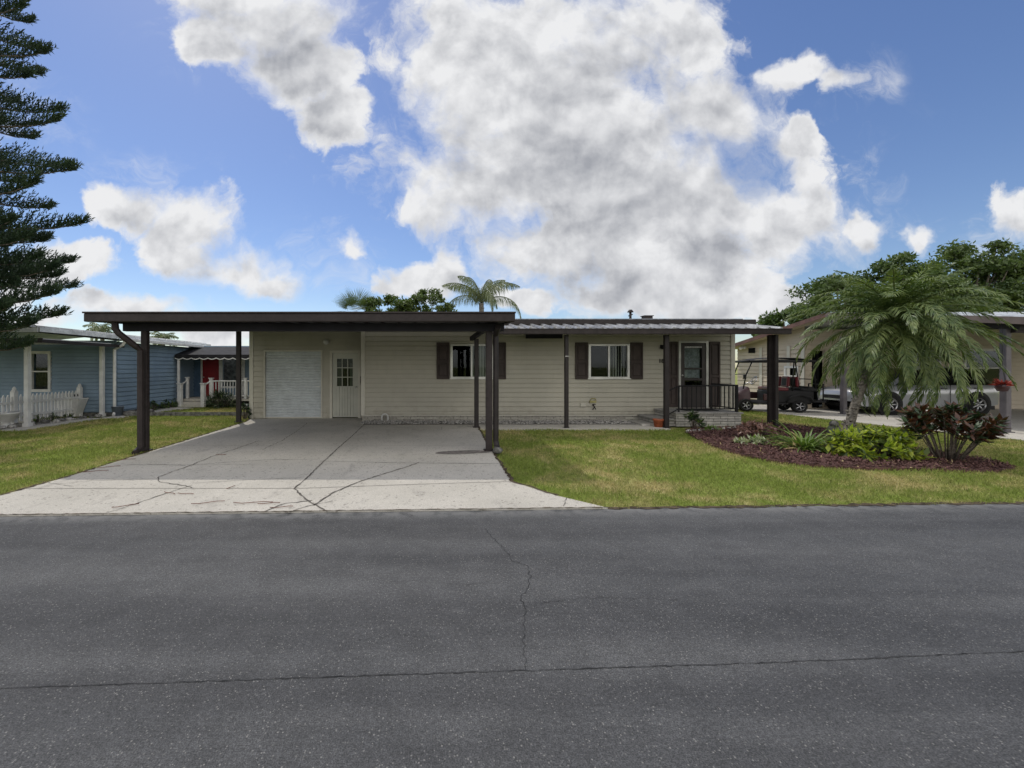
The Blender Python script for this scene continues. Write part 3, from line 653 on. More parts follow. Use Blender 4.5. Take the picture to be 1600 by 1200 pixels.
L_ = MB(); L_.ball((a+.07, YH-.06, 1.37-.02), .025); L_.tube([(a+.07,YH-.06,1.35),(a+.07,YH-.03,1.35)], .012, 8); L_.build('door_handle', M_alu, dro)
# wall lamp, number, dark slatted strip, utility box, hose bib, pipes
q = MB(); c = Vector((x1(1033), YH-.10, zh(543))); q.tube([(c.x,YH-.018,c.z+.03),(c.x,c.y,c.z+.05)], .012, 8); q.lathe([(0,.07),(.04,.06),(.055,.0),(.05,-.05),(.0,-.06)], c, 14); q.box(c.x-.04,c.x+.04,YH-.03,YH-.018,c.z-.03,c.z+.08); q.build('wall_lamp', M_black, house)
cu = bpy.data.curves.new('number', 'FONT'); cu.body = '181'; cu.size = .165; cu.extrude = .006; cu.offset = .002
to = bpy.data.objects.new('tmp', cu); col.objects.link(to); dg = bpy.context.evaluated_depsgraph_get()
me = bpy.data.meshes.new_from_object(to.evaluated_get(dg)); bpy.data.objects.remove(to); me.materials.append(M_black)
no = link('house_number', me, house); no.rotation_euler = (R(90),0,0); no.location = Vector((x1(1028), YH-.034, zh(567)))-house.location
q = MB(); za_, zb_ = zh(529), zh(522.5); q.box(x1(821), x1(878), YH-.05, YH-.017, za_, zb_)
for i in range(4): q.box(x1(822), x1(877), YH-.058, YH-.051, za_+.02+i*.028, za_+.03+i*.028)
q.build('slatted_strip', M_ceil, house)  # dark slatted box on the wall below the porch roof
q = MB(); q.bbox(x1(906), x1(914), YH-.06, YH-.017, zh(635), zh(630), .006); q.box(x1(907.5), x1(912.5), YH-.064, YH-.061, zh(634), zh(631)); q.build('outlet_box', M_creamtrim, house)
q = MB(); c = Vector((x1(926), YH-.05, zh(636))); q.tube([(c.x,YH-.017,c.z+.06),(c.x,c.y-.04,c.z+.06),(c.x-.01,c.y-.08,c.z-.01),(c.x-.05,c.y-.09,c.z-.06)], .014, 8)
q.tube([(c.x,c.y-.06,c.z+.04),(c.x+.05,c.y-.06,c.z-.06)], .014, 8); q.tube([(c.x-.05,c.y-.05,c.z+.085),(c.x+.05,c.y-.05,c.z+.085)], .010, 8); q.build('spigot', M_black, house)
q = MB(); q.box(c.x-.10, c.x+.09, YH-.055, YH-.017, c.z+.13, c.z+.19); q.tube([(c.x-.09,c.y,c.z+.20),(c.x-.05,c.y-.02,c.z+.26),(c.x+.05,c.y-.02,c.z+.26),(c.x+.08,c.y,c.z+.20)], .012, 6); q.build('hose_bracket', pmat('faded_yellow', (.40,.36,.14), .6), house)
q = MB(); c = x1(597); arc = [(c+.09-.09*math.cos(t), YH-.07, .13+.09*math.sin(t)) for t in np.linspace(0, math.pi, 9)]; q.tube([(c,YH-.07,0)]+arc+[(c+.18,YH-.07,0)], .025, 10); q.build('vent_hoop', M_white, house)
# roller door
q = MB(); a, b_, z0, z1 = GW; zz = z0; pf = []
while zz < z1-.001:
    pf += [(YG+.045, zz), (YG+.028, zz+.012), (YG+.028, zz+.062), (YG+.045, zz+.074)]; zz += .0845
pf = [(y_, min(z_, z1)) for y_, z_ in pf]; n = len(pf)
q.add([(a+.03,y_,z_) for y_, z_ in pf]+[(b_-.03,y_,z_) for y_, z_ in pf], [(i, n+i, n+i+1, i+1) for i in range(n-1)], 0, False)
ro = q.build('roller_door', M_roller, house)
q = MB(); q.box(a-.0, a+.045, YG-.03, YG+.06, z0, z1); q.box(b_-.045, b_, YG-.03, YG+.06, z0, z1); q.box(a+.045, b_-.045, YG-.03, YG+.02, z1-.05, z1); q.box(a+.045,b_-.045,YG+.0,YG+.026,z0,z0+.03); q.build('door_track', M_creamtrim, ro)
q = MB(); q.box(b_-.20, b_-.08, YG+.0, YG+.025, .98, 1.0); q.tube([(b_-.12,YG+.03,.97),(b_-.12,YG-.0,.97)], .015, 8); q.build('lock_handle', M_alu, ro)
# side door with nine lights
q = MB(); a, b_, z0, z1 = GD
q.box(a-.05, a+.025, YG-.04, YG+.07, z0, z1+.05); q.box(b_-.025, b_+.05, YG-.04, YG+.07, z0, z1+.05); q.box(a+.025, b_-.025, YG-.04, YG+.07, z1-.025, z1+.05)
sdo = q.build('side_door', M_creamtrim, house)
q = MB(); la, lb = a+.03, b_-.03; wa, wb = XA(526,YG), XA(552,YG); wz0, wz1 = ZA(604,YG), ZA(560,YG)
q.box(la, wa, YG-.0, YG+.04, z0+.03, z1-.03); q.box(wb, lb, YG-.0, YG+.04, z0+.03, z1-.03); q.box(wa, wb, YG-.0, YG+.04, wz1, z1-.03)
i = 0; xx = wa
nb = 6; bw = (wb-wa)/nb
for i in range(nb): q.bbox(wa+i*bw+.003, wa+(i+1)*bw-.003, YG-.004, YG+.04, z0+.03, wz0, .004)
for i in range(4):
    xx = wa+(wb-wa)*i/3; q.box(xx-.012, xx+.012, YG-.008, YG+.012, wz0-.012, wz1+.012)
for j in range(4):
    zz = wz0+(wz1-wz0)*j/3
    for i in range(3): q.box(wa+(wb-wa)*i/3+.0125, wa+(wb-wa)*(i+1)/3-.0125, YG-.007, YG+.012, zz-.012, zz+.012)
q.build('door_leaf', M_doorw, sdo)
q = MB(); q.box(wa+.001, wb-.001, YG+.014, YG+.02, wz0, wz1); q.build('door_glass', M_glass, sdo)
q = MB(); q.box(wa, wa+.12, YG+.07, YG+.075, wz0-.02, wz1-.1); q.box(wb-.12, wb, YG+.07, YG+.075, wz0-.02, wz1-.15); q.build('door_curtain', pmat('dim_curtain', (.10,.10,.10), .8), sdo)
q = MB(); q.ball((lb-.06,YG-.05,.98), .03); q.tube([(lb-.06,YG-.05,.98),(lb-.06,YG,.98)], .012, 8); q.build('door_handle', M_alu, sdo)
q = MB(); c = (XA(510,YG), YG-.05, ZA(534,YG)); q.lathe([(.0,-.07),(.05,-.06),(.085,-.02),(.09,.03)], c, 20, axis='y'); q.build('wall_light', M_white, house)
q = MB(); xx = XA(566,YG)
for i in range(5): q.tube([(xx-.03,YG-.04,1.1-.2*i),(xx+.05,YG-.06,1.03-.2*i),(xx-.02,YG-.05,.93-.2*i)], .012, 6)
q.box(xx-.06,xx+.02,YG-.04,YG-.017,1.05,1.3); q.build('conduit', M_brown, house)

# entry steps with iron railing
es = thing('entry_steps', 'low stone faced porch steps with black iron railing at the dark front door', 'steps', (7.3, 11.5, 0))
q = MB(); q.box(6.52, 8.25, 11.10, YH-.02, 0, .34); q.box(6.05, 6.517, 11.16, YH-.03, 0, .17); q.box(5.65, 6.047, 11.2, YH-.2, 0, .06)
q.build('base', M_stone, es)
q = MB(); q.bbox(6.48, 8.29, 11.06, YH-.03, .342, .385, .008); q.bbox(6.0, 6.478, 11.12, YH-.04, .172, .21, .008); q.build('tread', pmat('tread_grey', (.30,.29,.27), .8, vscale=8, fine=.3), es)
q = MB(); q.box(7.0, 7.9, 11.45, 11.95, .387, .400); q.build('door_mat', M_black, es)
q = MB(); yy = 11.16; xr, xm, xl = 8.17, 6.62, 6.30
q.bbox(xr-.03, xr+.03, yy-.03, yy+.03, .385, 1.12, .004); q.bbox(xl-.022, xl+.022, yy-.022, yy+.022, .21, .93, .004); q.bbox(xm-.018,xm+.018,yy-.018,yy+.018,.385,1.08,.003)
q.tube([(xr,yy,1.10),(xm,yy,1.08),(xl,yy,.93)], .022, 6, smooth=False); q.tube([(xr,yy,.47),(xm,yy,.47),(xl,yy,.30)], .014, 6, smooth=False)
x = xm+.10
while x < xr-.05: q.bbox(x-.009, x+.009, yy-.009, yy+.009, .47, 1.09, .002); x += .125
q.bbox(xr-.016, xr+.016, YH-.06, YH-.03, .385, 1.12, .003); q.tube([(xr,yy,1.10),(xr,YH-.05,1.10)], .018, 6, smooth=False); q.tube([(xr,yy,.47),(xr,YH-.05,.47)], .012, 6, smooth=False)
for i in range(5): q.bbox(xr-.008, xr+.008, yy+.15*(i+1)-.008, yy+.15*(i+1)+.008, .47, 1.10, .002)
q.build('railing', M_black, es)
# planter at the left of the steps
q = MB(); c = G(1029, 656)+Vector((0,.25,0)); c.y = 10.98; c.x = XA(1029, 10.98); c.z = .012; q.lathe([(0,.0),(.10,.0),(.125,.17),(.14,.17),(.14,.21),(.12,.21),(.11,.16),(0,.16)], (c.x,c.y,.012), 22)
t = thing('terracotta_pot', 'orange terracotta pot beside the stone entry steps', 'pot', (c.x,c.y,.012)); q.build('pot', M_terra, t)
q = MB(); q.ball((c.x, c.y, .19), (.10,.10,.04), 10, 6, jit=.3); q.build('soil', M_rock, t)

# ------------------------------------------------------------------ carport
cp = thing('carport', 'wide dark brown flat roofed metal carport over the cracked driveway', 'carport', (-2.2, 9.6, 0))
zc = lambda y: 2.42+(y-7.3)*.055
q = MB(); a, b_ = -6.04, 1.42; y0, y1 = 7.34, 11.80
q.add([(a,y0,zc(y0)),(b_,y0,zc(y0)),(b_,y1,zc(y1)),(a,y1,zc(y1)),(a,y0,zc(y0)+.09),(b_,y0,zc(y0)+.09),(b_,y1,zc(y1)+.09),(a,y1,zc(y1)+.09)], [(0,3,2,1),(4,5,6,7),(0,1,5,4),(1,2,6,5),(2,3,7,6),(3,0,4,7)])
q.add([(a,11.80,zc(11.8)),(-2.12,11.80,zc(11.8)),(-2.12,12.83,zc(12.83)),(a,12.83,zc(12.83)),(a,11.80,zc(11.8)+.04),(-2.12,11.80,zc(11.8)+.04),(-2.12,12.83,zc(12.83)+.04),(a,12.83,zc(12.83)+.04)], [(0,3,2,1),(4,5,6,7),(1,2,6,5),(2,3,7,6),(3,0,4,7)])
x = a+.2
while x < b_-.05:
    ye2 = 12.8 if x < -2.2 else 11.78
    q.add([(x,y0+.02,zc(y0)-.03),(x+.03,y0+.02,zc(y0)-.03),(x+.03,ye2,zc(ye2)-.03),(x,ye2,zc(ye2)-.03),(x,y0+.02,zc(y0)-.001),(x+.03,y0+.02,zc(y0)-.001),(x+.03,ye2,zc(ye2)-.001),(x,ye2,zc(ye2)-.001)], [(0,3,2,1),(1,2,6,5),(3,0,4,7)]); x += .305
q.build('roof', M_ceil, cp)
q = MB(); a2, b2 = -6.07, 1.45
q.bbox(a2, b2, 7.24, 7.335, 2.386, 2.53, .012); q.box(a2-.008, b2+.008, 7.222, 7.336, 2.531, 2.558)
for X, s in ((a2-.002, 1), (b2-.03, 1)):
    q.add([(X,7.337,zc(7.337)-.03),(X+.03,7.337,zc(7.337)-.03),(X+.03,11.8,zc(11.8)-.03),(X,11.8,zc(11.8)-.03),(X,7.337,zc(7.337)+.13),(X+.03,7.337,zc(7.337)+.13),(X+.03,11.8,zc(11.8)+.13),(X,11.8,zc(11.8)+.13)], [(0,3,2,1),(4,5,6,7),(0,1,5,4),(1,2,6,5),(2,3,7,6),(3,0,4,7)])
q.build('gutter', M_brown, cp)
q = MB(); q.bbox(-5.82, 1.36, 7.82, 7.93, 2.27, 2.418, .006); q.build('beam', M_ceil, cp)
q = MB(); q.bbox(1.06, 1.15, 7.94, 11.70, 2.33, 2.44, .006); q.build('side_beam', M_ceil, cp)
XPL, XPR = XA(227,7.88), XA(764,7.88)
for X, Y, wd, top in ((XPL,7.88,.055,2.27),(XPR,7.88,.06,2.27),(XA(373,11.95),11.95,.06,2.64),(XA(744.5,10.9),10.9,.055,2.33)):
    q = MB(); q.bbox(X-wd, X+wd, Y-.05, Y+.05, 0, top, .006); q.box(X-wd-.035, X+wd+.035, Y-.09, Y+.09, .014, .028)
    for sx in (-1,1): q.tube([(X+sx*(wd+.018),Y-.07,.028),(X+sx*(wd+.018),Y-.07,.05)], .008, 6)
    q.build('post', M_brown if Y < 9 else M_brownd, cp)
q = MB(); X0 = XA(178,7.4); q.tube([(X0,7.42,2.40),(X0,7.44,2.27),(X0+.04,7.46,2.20),(XA(215,7.66)-.04,7.66,1.98),(XA(219.5,7.74),7.74,1.90),(XA(219.5,7.74),7.74,.12),(XA(217,7.7),7.66,.05),(XA(214,7.6),7.55,.03)], .058, 8, smooth=False); q.build('downspout', M_brown, cp)
q = MB(); q.tube([(XPR+.13,7.60,2.33),(XPR+.13,7.75,2.26),(XPR+.13,7.87,2.2),(XPR+.13,7.88,2.1),(XPR+.13,7.88,.2),(XPR+.14,7.80,.09),(XPR+.15,7.66,.06)], .055, 8, smooth=False); q.build('downspout', M_brownd, cp)
q = MB(); q.ball((XPR+.12,7.62,.07), (.09,.10,.06), 10, 6, jit=.35); q.build('drain_stone', M_rock, cp)

# ------------------------------------------------------------------ pebbles along the skirting
n = 1500; V = []; Fs = []
q = MB()
for i in range(n):
    x = random.uniform(-2.0, 5.6); y = random.uniform(11.5, 12.18); r0 = random.uniform(.018,.038)
    q.ball((x,y,.012+r0*.4), (r0*random.uniform(.8,1.5), r0, r0*.6), 6, 4)
q.add([(-2.0,11.46,.004),(5.7,11.46,.004),(5.7,12.2,.004),(-2.0,12.2,.004)], [(0,1,2,3)], 1)
q.build('pebbles', [M_pebble, M_rock], label='strip of pale river pebbles along the house skirting', cat='pebbles', kind='stuff')

# ------------------------------------------------------------------ left neighbour (blue house)
bh = thing('blue_house', 'blue clapboard house with white metal roof left of the carport', 'house', (-13, 16, 0))
XB = -10.3
q = MB(); q.lapwall(-20, XB-.003, 13.5, .12, 2.45, ((XA(51,13.5), XA(77,13.5), .86, 2.03), (-18.2,-17.0,.9,2.0)), h=.12)
q.M = Matrix.Translation((XB, 13.6, 0)) @ Matrix.Rotation(R(90), 4, 'Z'); q.lapwall(.0, 4.4, 0, .12, 2.42, h=.15)
q.M = Matrix.Identity(4); q.box(-20,-10.4,22,22.1,0,2.4); q.box(-20,-19.9,13.6,22,0,2.4)
# wall under the awning, facing the street
q.lapwall(XB-.0, -5.9, 18.0, .30, 2.5, ((XA(295,18),XA(314,18),.32,2.2),(XA(317,18),XA(343,18),.32,2.2),(XA(348,18),XA(372,18),.75,2.12)), h=.15)
q.build('wall', M_blue, bh)
q = MB(); q.box(-20, -5.95, 13.56, 13.6, 0, .12); q.box(XB-.04,XB-.02,13.6,18,0,.12); q.box(XB, -6, 18.02, 18.06, 0,.3); q.box(-19,-10.5,14.2,14.25,.2,2.3); q.box(-10.2,-6.1,18.6,18.65,.3,2.3); q.build('foundation', M_rock, bh)
q = MB(); xo = -9.95
q.add([(xo,13.1,2.42),(xo,18.5,2.42),(-15,18.5,2.95),(-15,13.1,2.95),(-20.4,18.5,2.42),(-20.4,13.1,2.42)], [(0,1,2,3),(3,2,4,5)])
q.add([(xo,10.55,2.60),(xo,18.7,2.58),(-15,18.7,3.12),(-15,10.55,3.14),(-20.4,18.7,2.58),(-20.4,10.55,2.6)], [(0,1,2,3),(3,2,4,5)])
q.box(xo-.02, xo+.01, 10.55, 18.7, 2.49, 2.60); q.box(-20.4, xo-.03, 10.52, 10.55, 2.48, 2.60)
y = 10.7
while y < 18.6:
    q.add([(xo,y,2.601),(xo,y+.04,2.601),(-15,y+.04,3.135),(-15,y,3.135),(xo,y,2.64),(xo,y+.04,2.64),(-15,y+.04,3.175),(-15,y,3.175)], [(4,5,6,7),(0,4,7,3),(1,2,6,5),(0,1,5,4)]); y += .4
bro = q.build('roof', M_whitem, bh)
q = MB(); q.bbox(xo+.012, xo+.10, 13.3, 18.6, 2.42, 2.52, .01); q.build('gutter', M_white, bro)
q = MB(); q.box(-20, XB+.20, 10.78, 13.1, 2.30, 2.335); q.build('porch_ceiling', M_white, bh)
q = MB(); q.box(XB+.21, XB+.25, 10.75, 13.6, 2.22, 2.31); q.box(-20, XB+.25, 10.72, 10.748, 2.22, 2.34); q.build('porch_fascia', M_brownd, bh)
for X, Y in ((XA(43,11.06), 11.06), (XA(159.5,13.35), 13.35), (-15.5,11.06)):
    q = MB(); q.bbox(X-.055, X+.055, Y-.055, Y+.055, 0, 2.30, .008); q.box(X-.075,X+.075,Y-.075,Y+.075,0,.10); q.build('post', M_white, bh)
q = MB(); q.tube([(-9.90,13.42,2.42),(-9.98,13.42,2.3),(XB+.06,13.42,2.15),(XB+.06,13.42,.15),(XB+.12,13.30,.05)], .045, 8, smooth=False); q.build('downspout', M_white, bh)
def sash(parent, a, b_, y, z0, z1, split=True):
    f = MB(); t = .075
    f.box(a-t, a+.01, y-.045, y+.03, z0-t, z1+t); f.box(b_-.01, b_+t, y-.045, y+.03, z0-t, z1+t); f.box(a+.01, b_-.01, y-.045, y+.03, z0-t, z0+.01); f.box(a+.01, b_-.01, y-.045, y+.03, z1-.01, z1+t)
    if split: f.box(a+.01, b_-.01, y-.03, y+.03, (z0+z1)/2-.02, (z0+z1)/2+.02)
    fo = f.build('window', M_white, parent); g_ = MB(); g_.box(a+.01, b_-.01, y+.031, y+.036, z0+.01, z1-.01); g_.build('pane', M_glass, fo)
sash(bh, XA(51,13.5), XA(77,13.5), 13.5, .86, 2.03); sash(bh, -18.2, -17.0, 13.5, .9, 2.0)
sash(bh, XA(348,18), XA(372,18), 18, .75, 2.12, False)
q = MB(); q.box(XA(295,18), XA(314,18), 17.98, 18.03, .32, 2.2); q.box(XA(298,18), XA(311,18), 17.965, 17.979, .5, 1.1); q.box(XA(298,18), XA(311,18), 17.965, 17.979, 1.25, 2.05); bd = q.build('door', M_bluedoor, bh)
q = MB(); q.box(XA(317,18), XA(343,18), 17.97, 18.03, .32, 2.2); rd = q.build('door', M_red, bh, label='red door panel'); 
q = MB(); q.ball((XA(319.5,18),17.93,1.15), .03); q.build('door_handle', M_alu, rd)
q = MB()
for px in (294,316,344.5,374,382): q.box(XA(px,18)-.035, XA(px,18)+.035, 17.94, 17.978, .3, 2.3)
q.box(XA(376,18), XA(380,18), 17.96, 17.99, .3, 2.2); q.build('door_trim', M_white, bh)
q = MB(); q.box(XB-.0, -6.0, 16.75, 17.97, .22, .30); q.box(XA(281,16.5), XA(316,16.5), 16.45, 16.748, .0, .10); q.box(XA(281,16.5), XA(316,16.5), 16.60, 16.749, .101, .20); q.build('porch_floor', M_conc, bh)
# scalloped awning over the side porch
aw = MB(); ya, za, yb_, zb = 16.55, 2.08, 18.0, 2.46; xa_, xb_ = XA(273,16.55), -5.9
aw.add([(xa_,ya,za),(xb_,ya,za),(xb_,yb_,zb),(XA(303,18),yb_,zb),(xa_,ya,za-.02),(xb_,ya,za-.02),(xb_,yb_,zb-.02),(XA(303,18),yb_,zb-.02)], [(0,1,2,3),(4,7,6,5),(0,3,7,4)])
n = 60; vs = []
for i in range(n*4+1):
    x = xa_+(xb_-xa_)*i/(n*4); ph = abs(math.sin((x-xa_)/.33*math.pi)); vs += [(x, ya, za), (x, ya-.0, za-.12-.05*ph)]
aw.add(vs, [(2*i,2*i+1,2*i+3,2*i+2) for i in range(n*4)])
awo = aw.build('awning', M_canvas, bh)
aw = MB(); vs = []
for i in range(n*4+1):
    x = xa_+(xb_-xa_)*i/(n*4); ph = abs(math.sin((x-xa_)/.33*math.pi)); vs += [(x, ya-.006, za-.115-.05*ph), (x, ya-.006, za-.15-.05*ph)]
aw.add(vs, [(2*i,2*i+1,2*i+3,2*i+2) for i in range(n*4)]); aw.build('scallop_edge', M_white, awo)
rl = MB()
for px, Y, z0, z1, wd in ((281.5,16.5,0,.92,.075),(317.5,16.5,0,.92,.075),(293,17.0,.3,1.15,.05),(330,16.8,.3,1.12,.06),(384,16.8,.3,1.12,.05),(275,16.8,.3,1.1,.04)):
    X = XA(px,Y); rl.bbox(X-wd,X+wd,Y-wd,Y+wd,z0,z1,.01); rl.box(X-wd-.02,X+wd+.02,Y-wd-.02,Y+wd+.02,z1+.001,z1+.03)
rl.tube([(XA(317.5,16.5),16.5,.85),(XA(330,16.8),16.8,1.02)], .03, 6, smooth=False); rl.tube([(XA(281.5,16.5),16.5,.85),(XA(293,17),17,1.05)], .03, 6, smooth=False)
rl.tube([(XA(330,16.8),16.8,1.02),(-6.0,16.8,1.02)], .03, 6, smooth=False); rl.tube([(XA(330,16.8),16.8,.42),(-6.0,16.8,.42)], .022, 6, smooth=False)
x = XA(333,16.8)
while x < -6.1: rl.box(x-.014,x+.014,16.79,16.81,.42,1.0); x += .115
rl.build('railing', M_white, bh)
q = MB(); X = XA(279,16.6); q.bbox(X-.04,X+.04,16.56,16.64,.0,2.05,.008); q.build('awning_post', M_white, bh)

# picket fence
pf_ = thing('picket_fence', 'white pointed picket fence in front of the blue house', 'fence', (-11.35, 11.8, 0))
q = MB(); y = 9.6
while y < 13.35:
    q.add([(-11.37,y-.035,.10),(-11.37,y+.035,.10),(-11.37,y+.035,.76),(-11.37,y,.84),(-11.37,y-.035,.76),(-11.34,y-.035,.10),(-11.34,y+.035,.10),(-11.34,y+.035,.76),(-11.34,y,.84),(-11.34,y-.035,.76)],
          [(0,1,2,3,4),(9,8,7,6,5),(0,5,6,1),(1,6,7,2),(2,7,8,3),(3,8,9,4),(4,9,5,0)]); y += .118
q.build('pickets', M_white, pf_)
for z in (.26, .62):
    q = MB(); q.box(-11.338,-11.30,9.5,13.4,z-.035,z+.035); q.build('rail', M_white, pf_)
for Y in (9.5, 11.3, 13.4):
    q = MB(); q.bbox(-11.41,-11.29,Y-.06,Y+.06,0,.93,.008); q.lathe([(.085,.93),(.085,.95),(.06,.97),(.062,1.0),(.03,1.05),(0,1.06)], (-11.35,Y,0), 4); q.build('post', M_white, pf_)
# tub, bucket, urn, stones, by the blue house
c = G(134, 648); q = MB(); q.add([(c.x-.28,13.2,.02),(c.x+.22,13.2,.02),(c.x+.22,13.45,.02),(c.x-.28,13.45,.02),(c.x-.32,13.1,.56),(c.x+.42,13.1,.56),(c.x+.42,13.46,.56),(c.x-.32,13.46,.56)], [(0,3,2,1),(0,1,5,4),(1,2,6,5),(2,3,7,6),(3,0,4,7),(4,5,6,7)])
q.box(c.x-.34,c.x+.44,13.08,13.47,.561,.60); t = thing('storage_tub', 'pale grey storage tub between the picket fence and a white post', 'tub', (c.x,13.3,0)); q.build('body', M_white, t)
q = MB(); q.box(c.x-.2,c.x+.2,13.2,13.4,.601,.72); q.build('lid_box', M_canvas, t)
c = G(184, 650); q = MB(); q.lathe([(0,0),(.13,0),(.165,.30),(.175,.30),(.175,.32),(.15,.32),(.13,.04),(0,.04)], c, 20); q.build('bucket', pmat('bucket_grey', (.14,.17,.21), .5), label='blue grey bucket on the ground against the blue siding', cat='bucket')
c = G(10, 668); q = MB(); q.lathe([(0,0),(.16,0),(.10,.05),(.07,.14),(.2,.22),(.27,.36),(.29,.37),(.28,.40),(.24,.38),(0,.34)], c, 22); q.build('garden_urn', M_white, label='white garden urn before the picket fence', cat='urn')

def rocks(pts, label, group):
    for i, (x, y, s) in enumerate(pts):
        q = MB(); q.ball((x,y,s*.3), (s, s*random.uniform(.6,.9), s*random.uniform(.45,.7)), 12, 8, jit=.5); q.build('stone', M_rock if random.random() < .7 else M_pebble, label=label, cat='stone', group=group)
rocks([(-11.0+.05*math.sin(i*2.3)+.03*i, 10.6+i*.22, random.uniform(.07,.13)) for i in range(14)], 'rough edging stone along the foot of the picket fence', 'edging stones below the fence')
rocks([(G(px,py).x, G(px,py).y, s) for px,py,s in ((205,650,.2),(222,648,.13),(236,644,.12))], 'rough stone beside the bucket against blue siding', 'stones by the bucket')

# ------------------------------------------------------------------ right neighbour (beige house + carport)
th = thing('beige_house', 'beige clapboard house with low gable and silver roof behind the golf cart', 'house', (17, 17, 0))
XW, YF, YBK, YA = 14.0, 15.62, 19.05, 17.67; RY, RZ = 14.3, 3.45; XE = 13.55
zbk = lambda y: RZ-.02-(y-RY)*.19; zq = lambda y: 2.72+(y-9.5)*.152
q = MB(); q.M = Matrix.Translation((XW, YBK, 0)) @ Matrix.Rotation(R(-90), 4, 'Z')
wv0, wv1 = YBK-14.0*650/(1229-675), YBK-14.0*650/(1246-675)
WW = (wv0, wv1, .92, 1.56)
q.lapwall(0, YBK-YF-.102, 0, 0, 2.40, (WW,), h=.16)
n = 8
for i in range(n):                                     # gable infill, course by course
    z0 = 2.40+.1*i; z1 = z0+.1; f = lambda z: min(YBK, RY+(RZ-.08-z)/.19)
    q.add([(YBK-f(z0),-.016,z0),(YBK-YF,-.016,z0),(YBK-YF,-.002,z1),(YBK-f(z1),-.002,z1)], [(0,1,2,3)])
q.M = Matrix.Identity(4)
q.lapwall(XW, 26, YF, 0, 3.0, ((14.25,14.75,.05,2.2),(17.6,19.0,.9,2.2),(20.0,21.5,.9,2.2)), h=.16)
q.build('wall', M_beige, th)
for y in (YA, YF+.05, 16.3): q = MB(); q.box(XW-.045, XW-.031, y-.07, y+.07, 0, 2.42); q.build('corner_trim', M_creamtrim, th)
q = MB(); q.box(XW+.9,25.8,16.9,17.0,.05,2.9); q.box(XW+.6, XW+.7, 15.8, 18.9, .05, 2.9); q.build('interior', M_dark, th)
q = MB(); a, b_, z0, z1 = wv0, wv1, .92, 1.56; q.M = Matrix.Translation((XW, YBK, 0)) @ Matrix.Rotation(R(-90), 4, 'Z')
for r0 in ((a-.07,a+.01,z0-.07,z1+.07),(b_-.01,b_+.07,z0-.07,z1+.07),(a+.01,b_-.01,z0-.07,z0+.01),(a+.01,b_-.01,z1-.01,z1+.07),(a+.01,b_-.01,(z0+z1)/2-.02,(z0+z1)/2+.02)): q.box(r0[0],r0[1],-.05,.02,r0[2],r0[3])
fo = q.build('window', M_white, th); q = MB(); q.M = Matrix.Translation((XW, YBK, 0)) @ Matrix.Rotation(R(-90), 4, 'Z'); q.box(a+.01,b_-.01,.021,.026,z0,z1); q.build('pane', M_glass, fo)
sash(th, 17.6, 19.0, YF, .9, 2.2); sash(th, 20.0, 21.5, YF, .9, 2.2)
def slope(q, x0, x1, y0, z0, y1, z1, t, mi=0):
    q.add([(x0,y0,z0),(x1,y0,z0),(x1,y1,z1),(x0,y1,z1),(x0,y0,z0-t),(x1,y0,z0-t),(x1,y1,z1-t),(x0,y1,z1-t)], [(0,1,2,3),(4,7,6,5),(0,4,5,1),(1,5,6,2),(2,6,7,3),(3,7,4,0)], mi)
q = MB(); slope(q, XE, 26.5, RY+.001, zbk(RY), 19.4, zbk(19.4), .05); rfo2 = q.build('roof', M_whitem, th)
q = MB(); slope(q, XE-.03, XE-.002, RY+.001, zbk(RY)+.03, 19.4, zbk(19.4)+.03, .15); q.build('rake_board', pmat('red_brown_trim', (.15,.075,.06), .6), rfo2)
q = MB(); slope(q, XE+.001, XW-.04, RY, zbk(RY)-.07, 19.3, zbk(19.3)-.07, .015); q.build('soffit', M_beige, rfo2)
q = MB(); q.box(XW-.05, XW-.02, 18.0, 18.35, 2.2, 2.42); q.build('gable_vent', M_dark, th)
q = MB(); c = Vector((XW-.2, 18.5, ZA(544,18.5))); q.tube([(XW-.02,c.y,c.z+.3),(c.x,c.y,c.z+.25),(c.x,c.y,c.z)], .03, 8); q.ball((c.x-.06,c.y,c.z), .08); q.ball((c.x+.06,c.y-.06,c.z+.02), .07); q.build('flood_light', M_white, th)

nc = thing('neighbour_carport', 'brown carport with silver roof over the pale car', 'carport', (17, 12, 0))
q = MB(); a, b_, y0, y1 = XE, 26.5, 9.5, RY
slope(q, a, b_, y0, zq(y0), y1, zq(y1), .05)
x = a+.2
while x < b_: slope(q, x, x+.04, y0, zq(y0)+.035, y1, zq(y1)+.035, .034); x += .4
nro = q.build('roof', [M_whitem], nc)
q = MB(); slope(q, a-.03, a-.002, y0, zq(y0)+.02, y1, zq(y1)+.02, .17)
q.box(a-.03, b_, y0-.03, y0-.002, zq(y0)-.16, zq(y0)+.01); q.build('fascia', pmat('taupe_metal', (.15,.115,.10), .5), nro)
q = MB(); slope(q, a+.001, b_, y0+.001, zq(y0)-.06, y1, zq(y1)-.06, .02); q.build('ceiling', pmat('taupe_ceiling', (.13,.11,.10), .6), nro)
q = MB(); q.box(a+.41,b_,y0+.45,y0+.57,2.42,2.62); q.build('beam', M_brown, nc)
q = MB(); slope(q, a+.3, a+.4, y0+.3, 2.62, RY-.1, 3.2, .14); q.build('side_beam', M_brown, nc)
for X, Y in ((13.92,10.1),(13.85,14.0),(19,10.1)):
    q = MB(); q.bbox(X-.065,X+.065,Y-.065,Y+.065,0,2.6,.008); q.box(X-.1,X+.1,Y-.1,Y+.1,.012,.03); q.build('post', pmat('grey_post', (.10,.09,.10), .5), nc)
c = P(1566, 604, 9.9); q = MB(); q.lathe([(0,-.12),(.08,-.11),(.11,-.03),(.12,.04),(.10,.05),(0,.05)], c, 18)
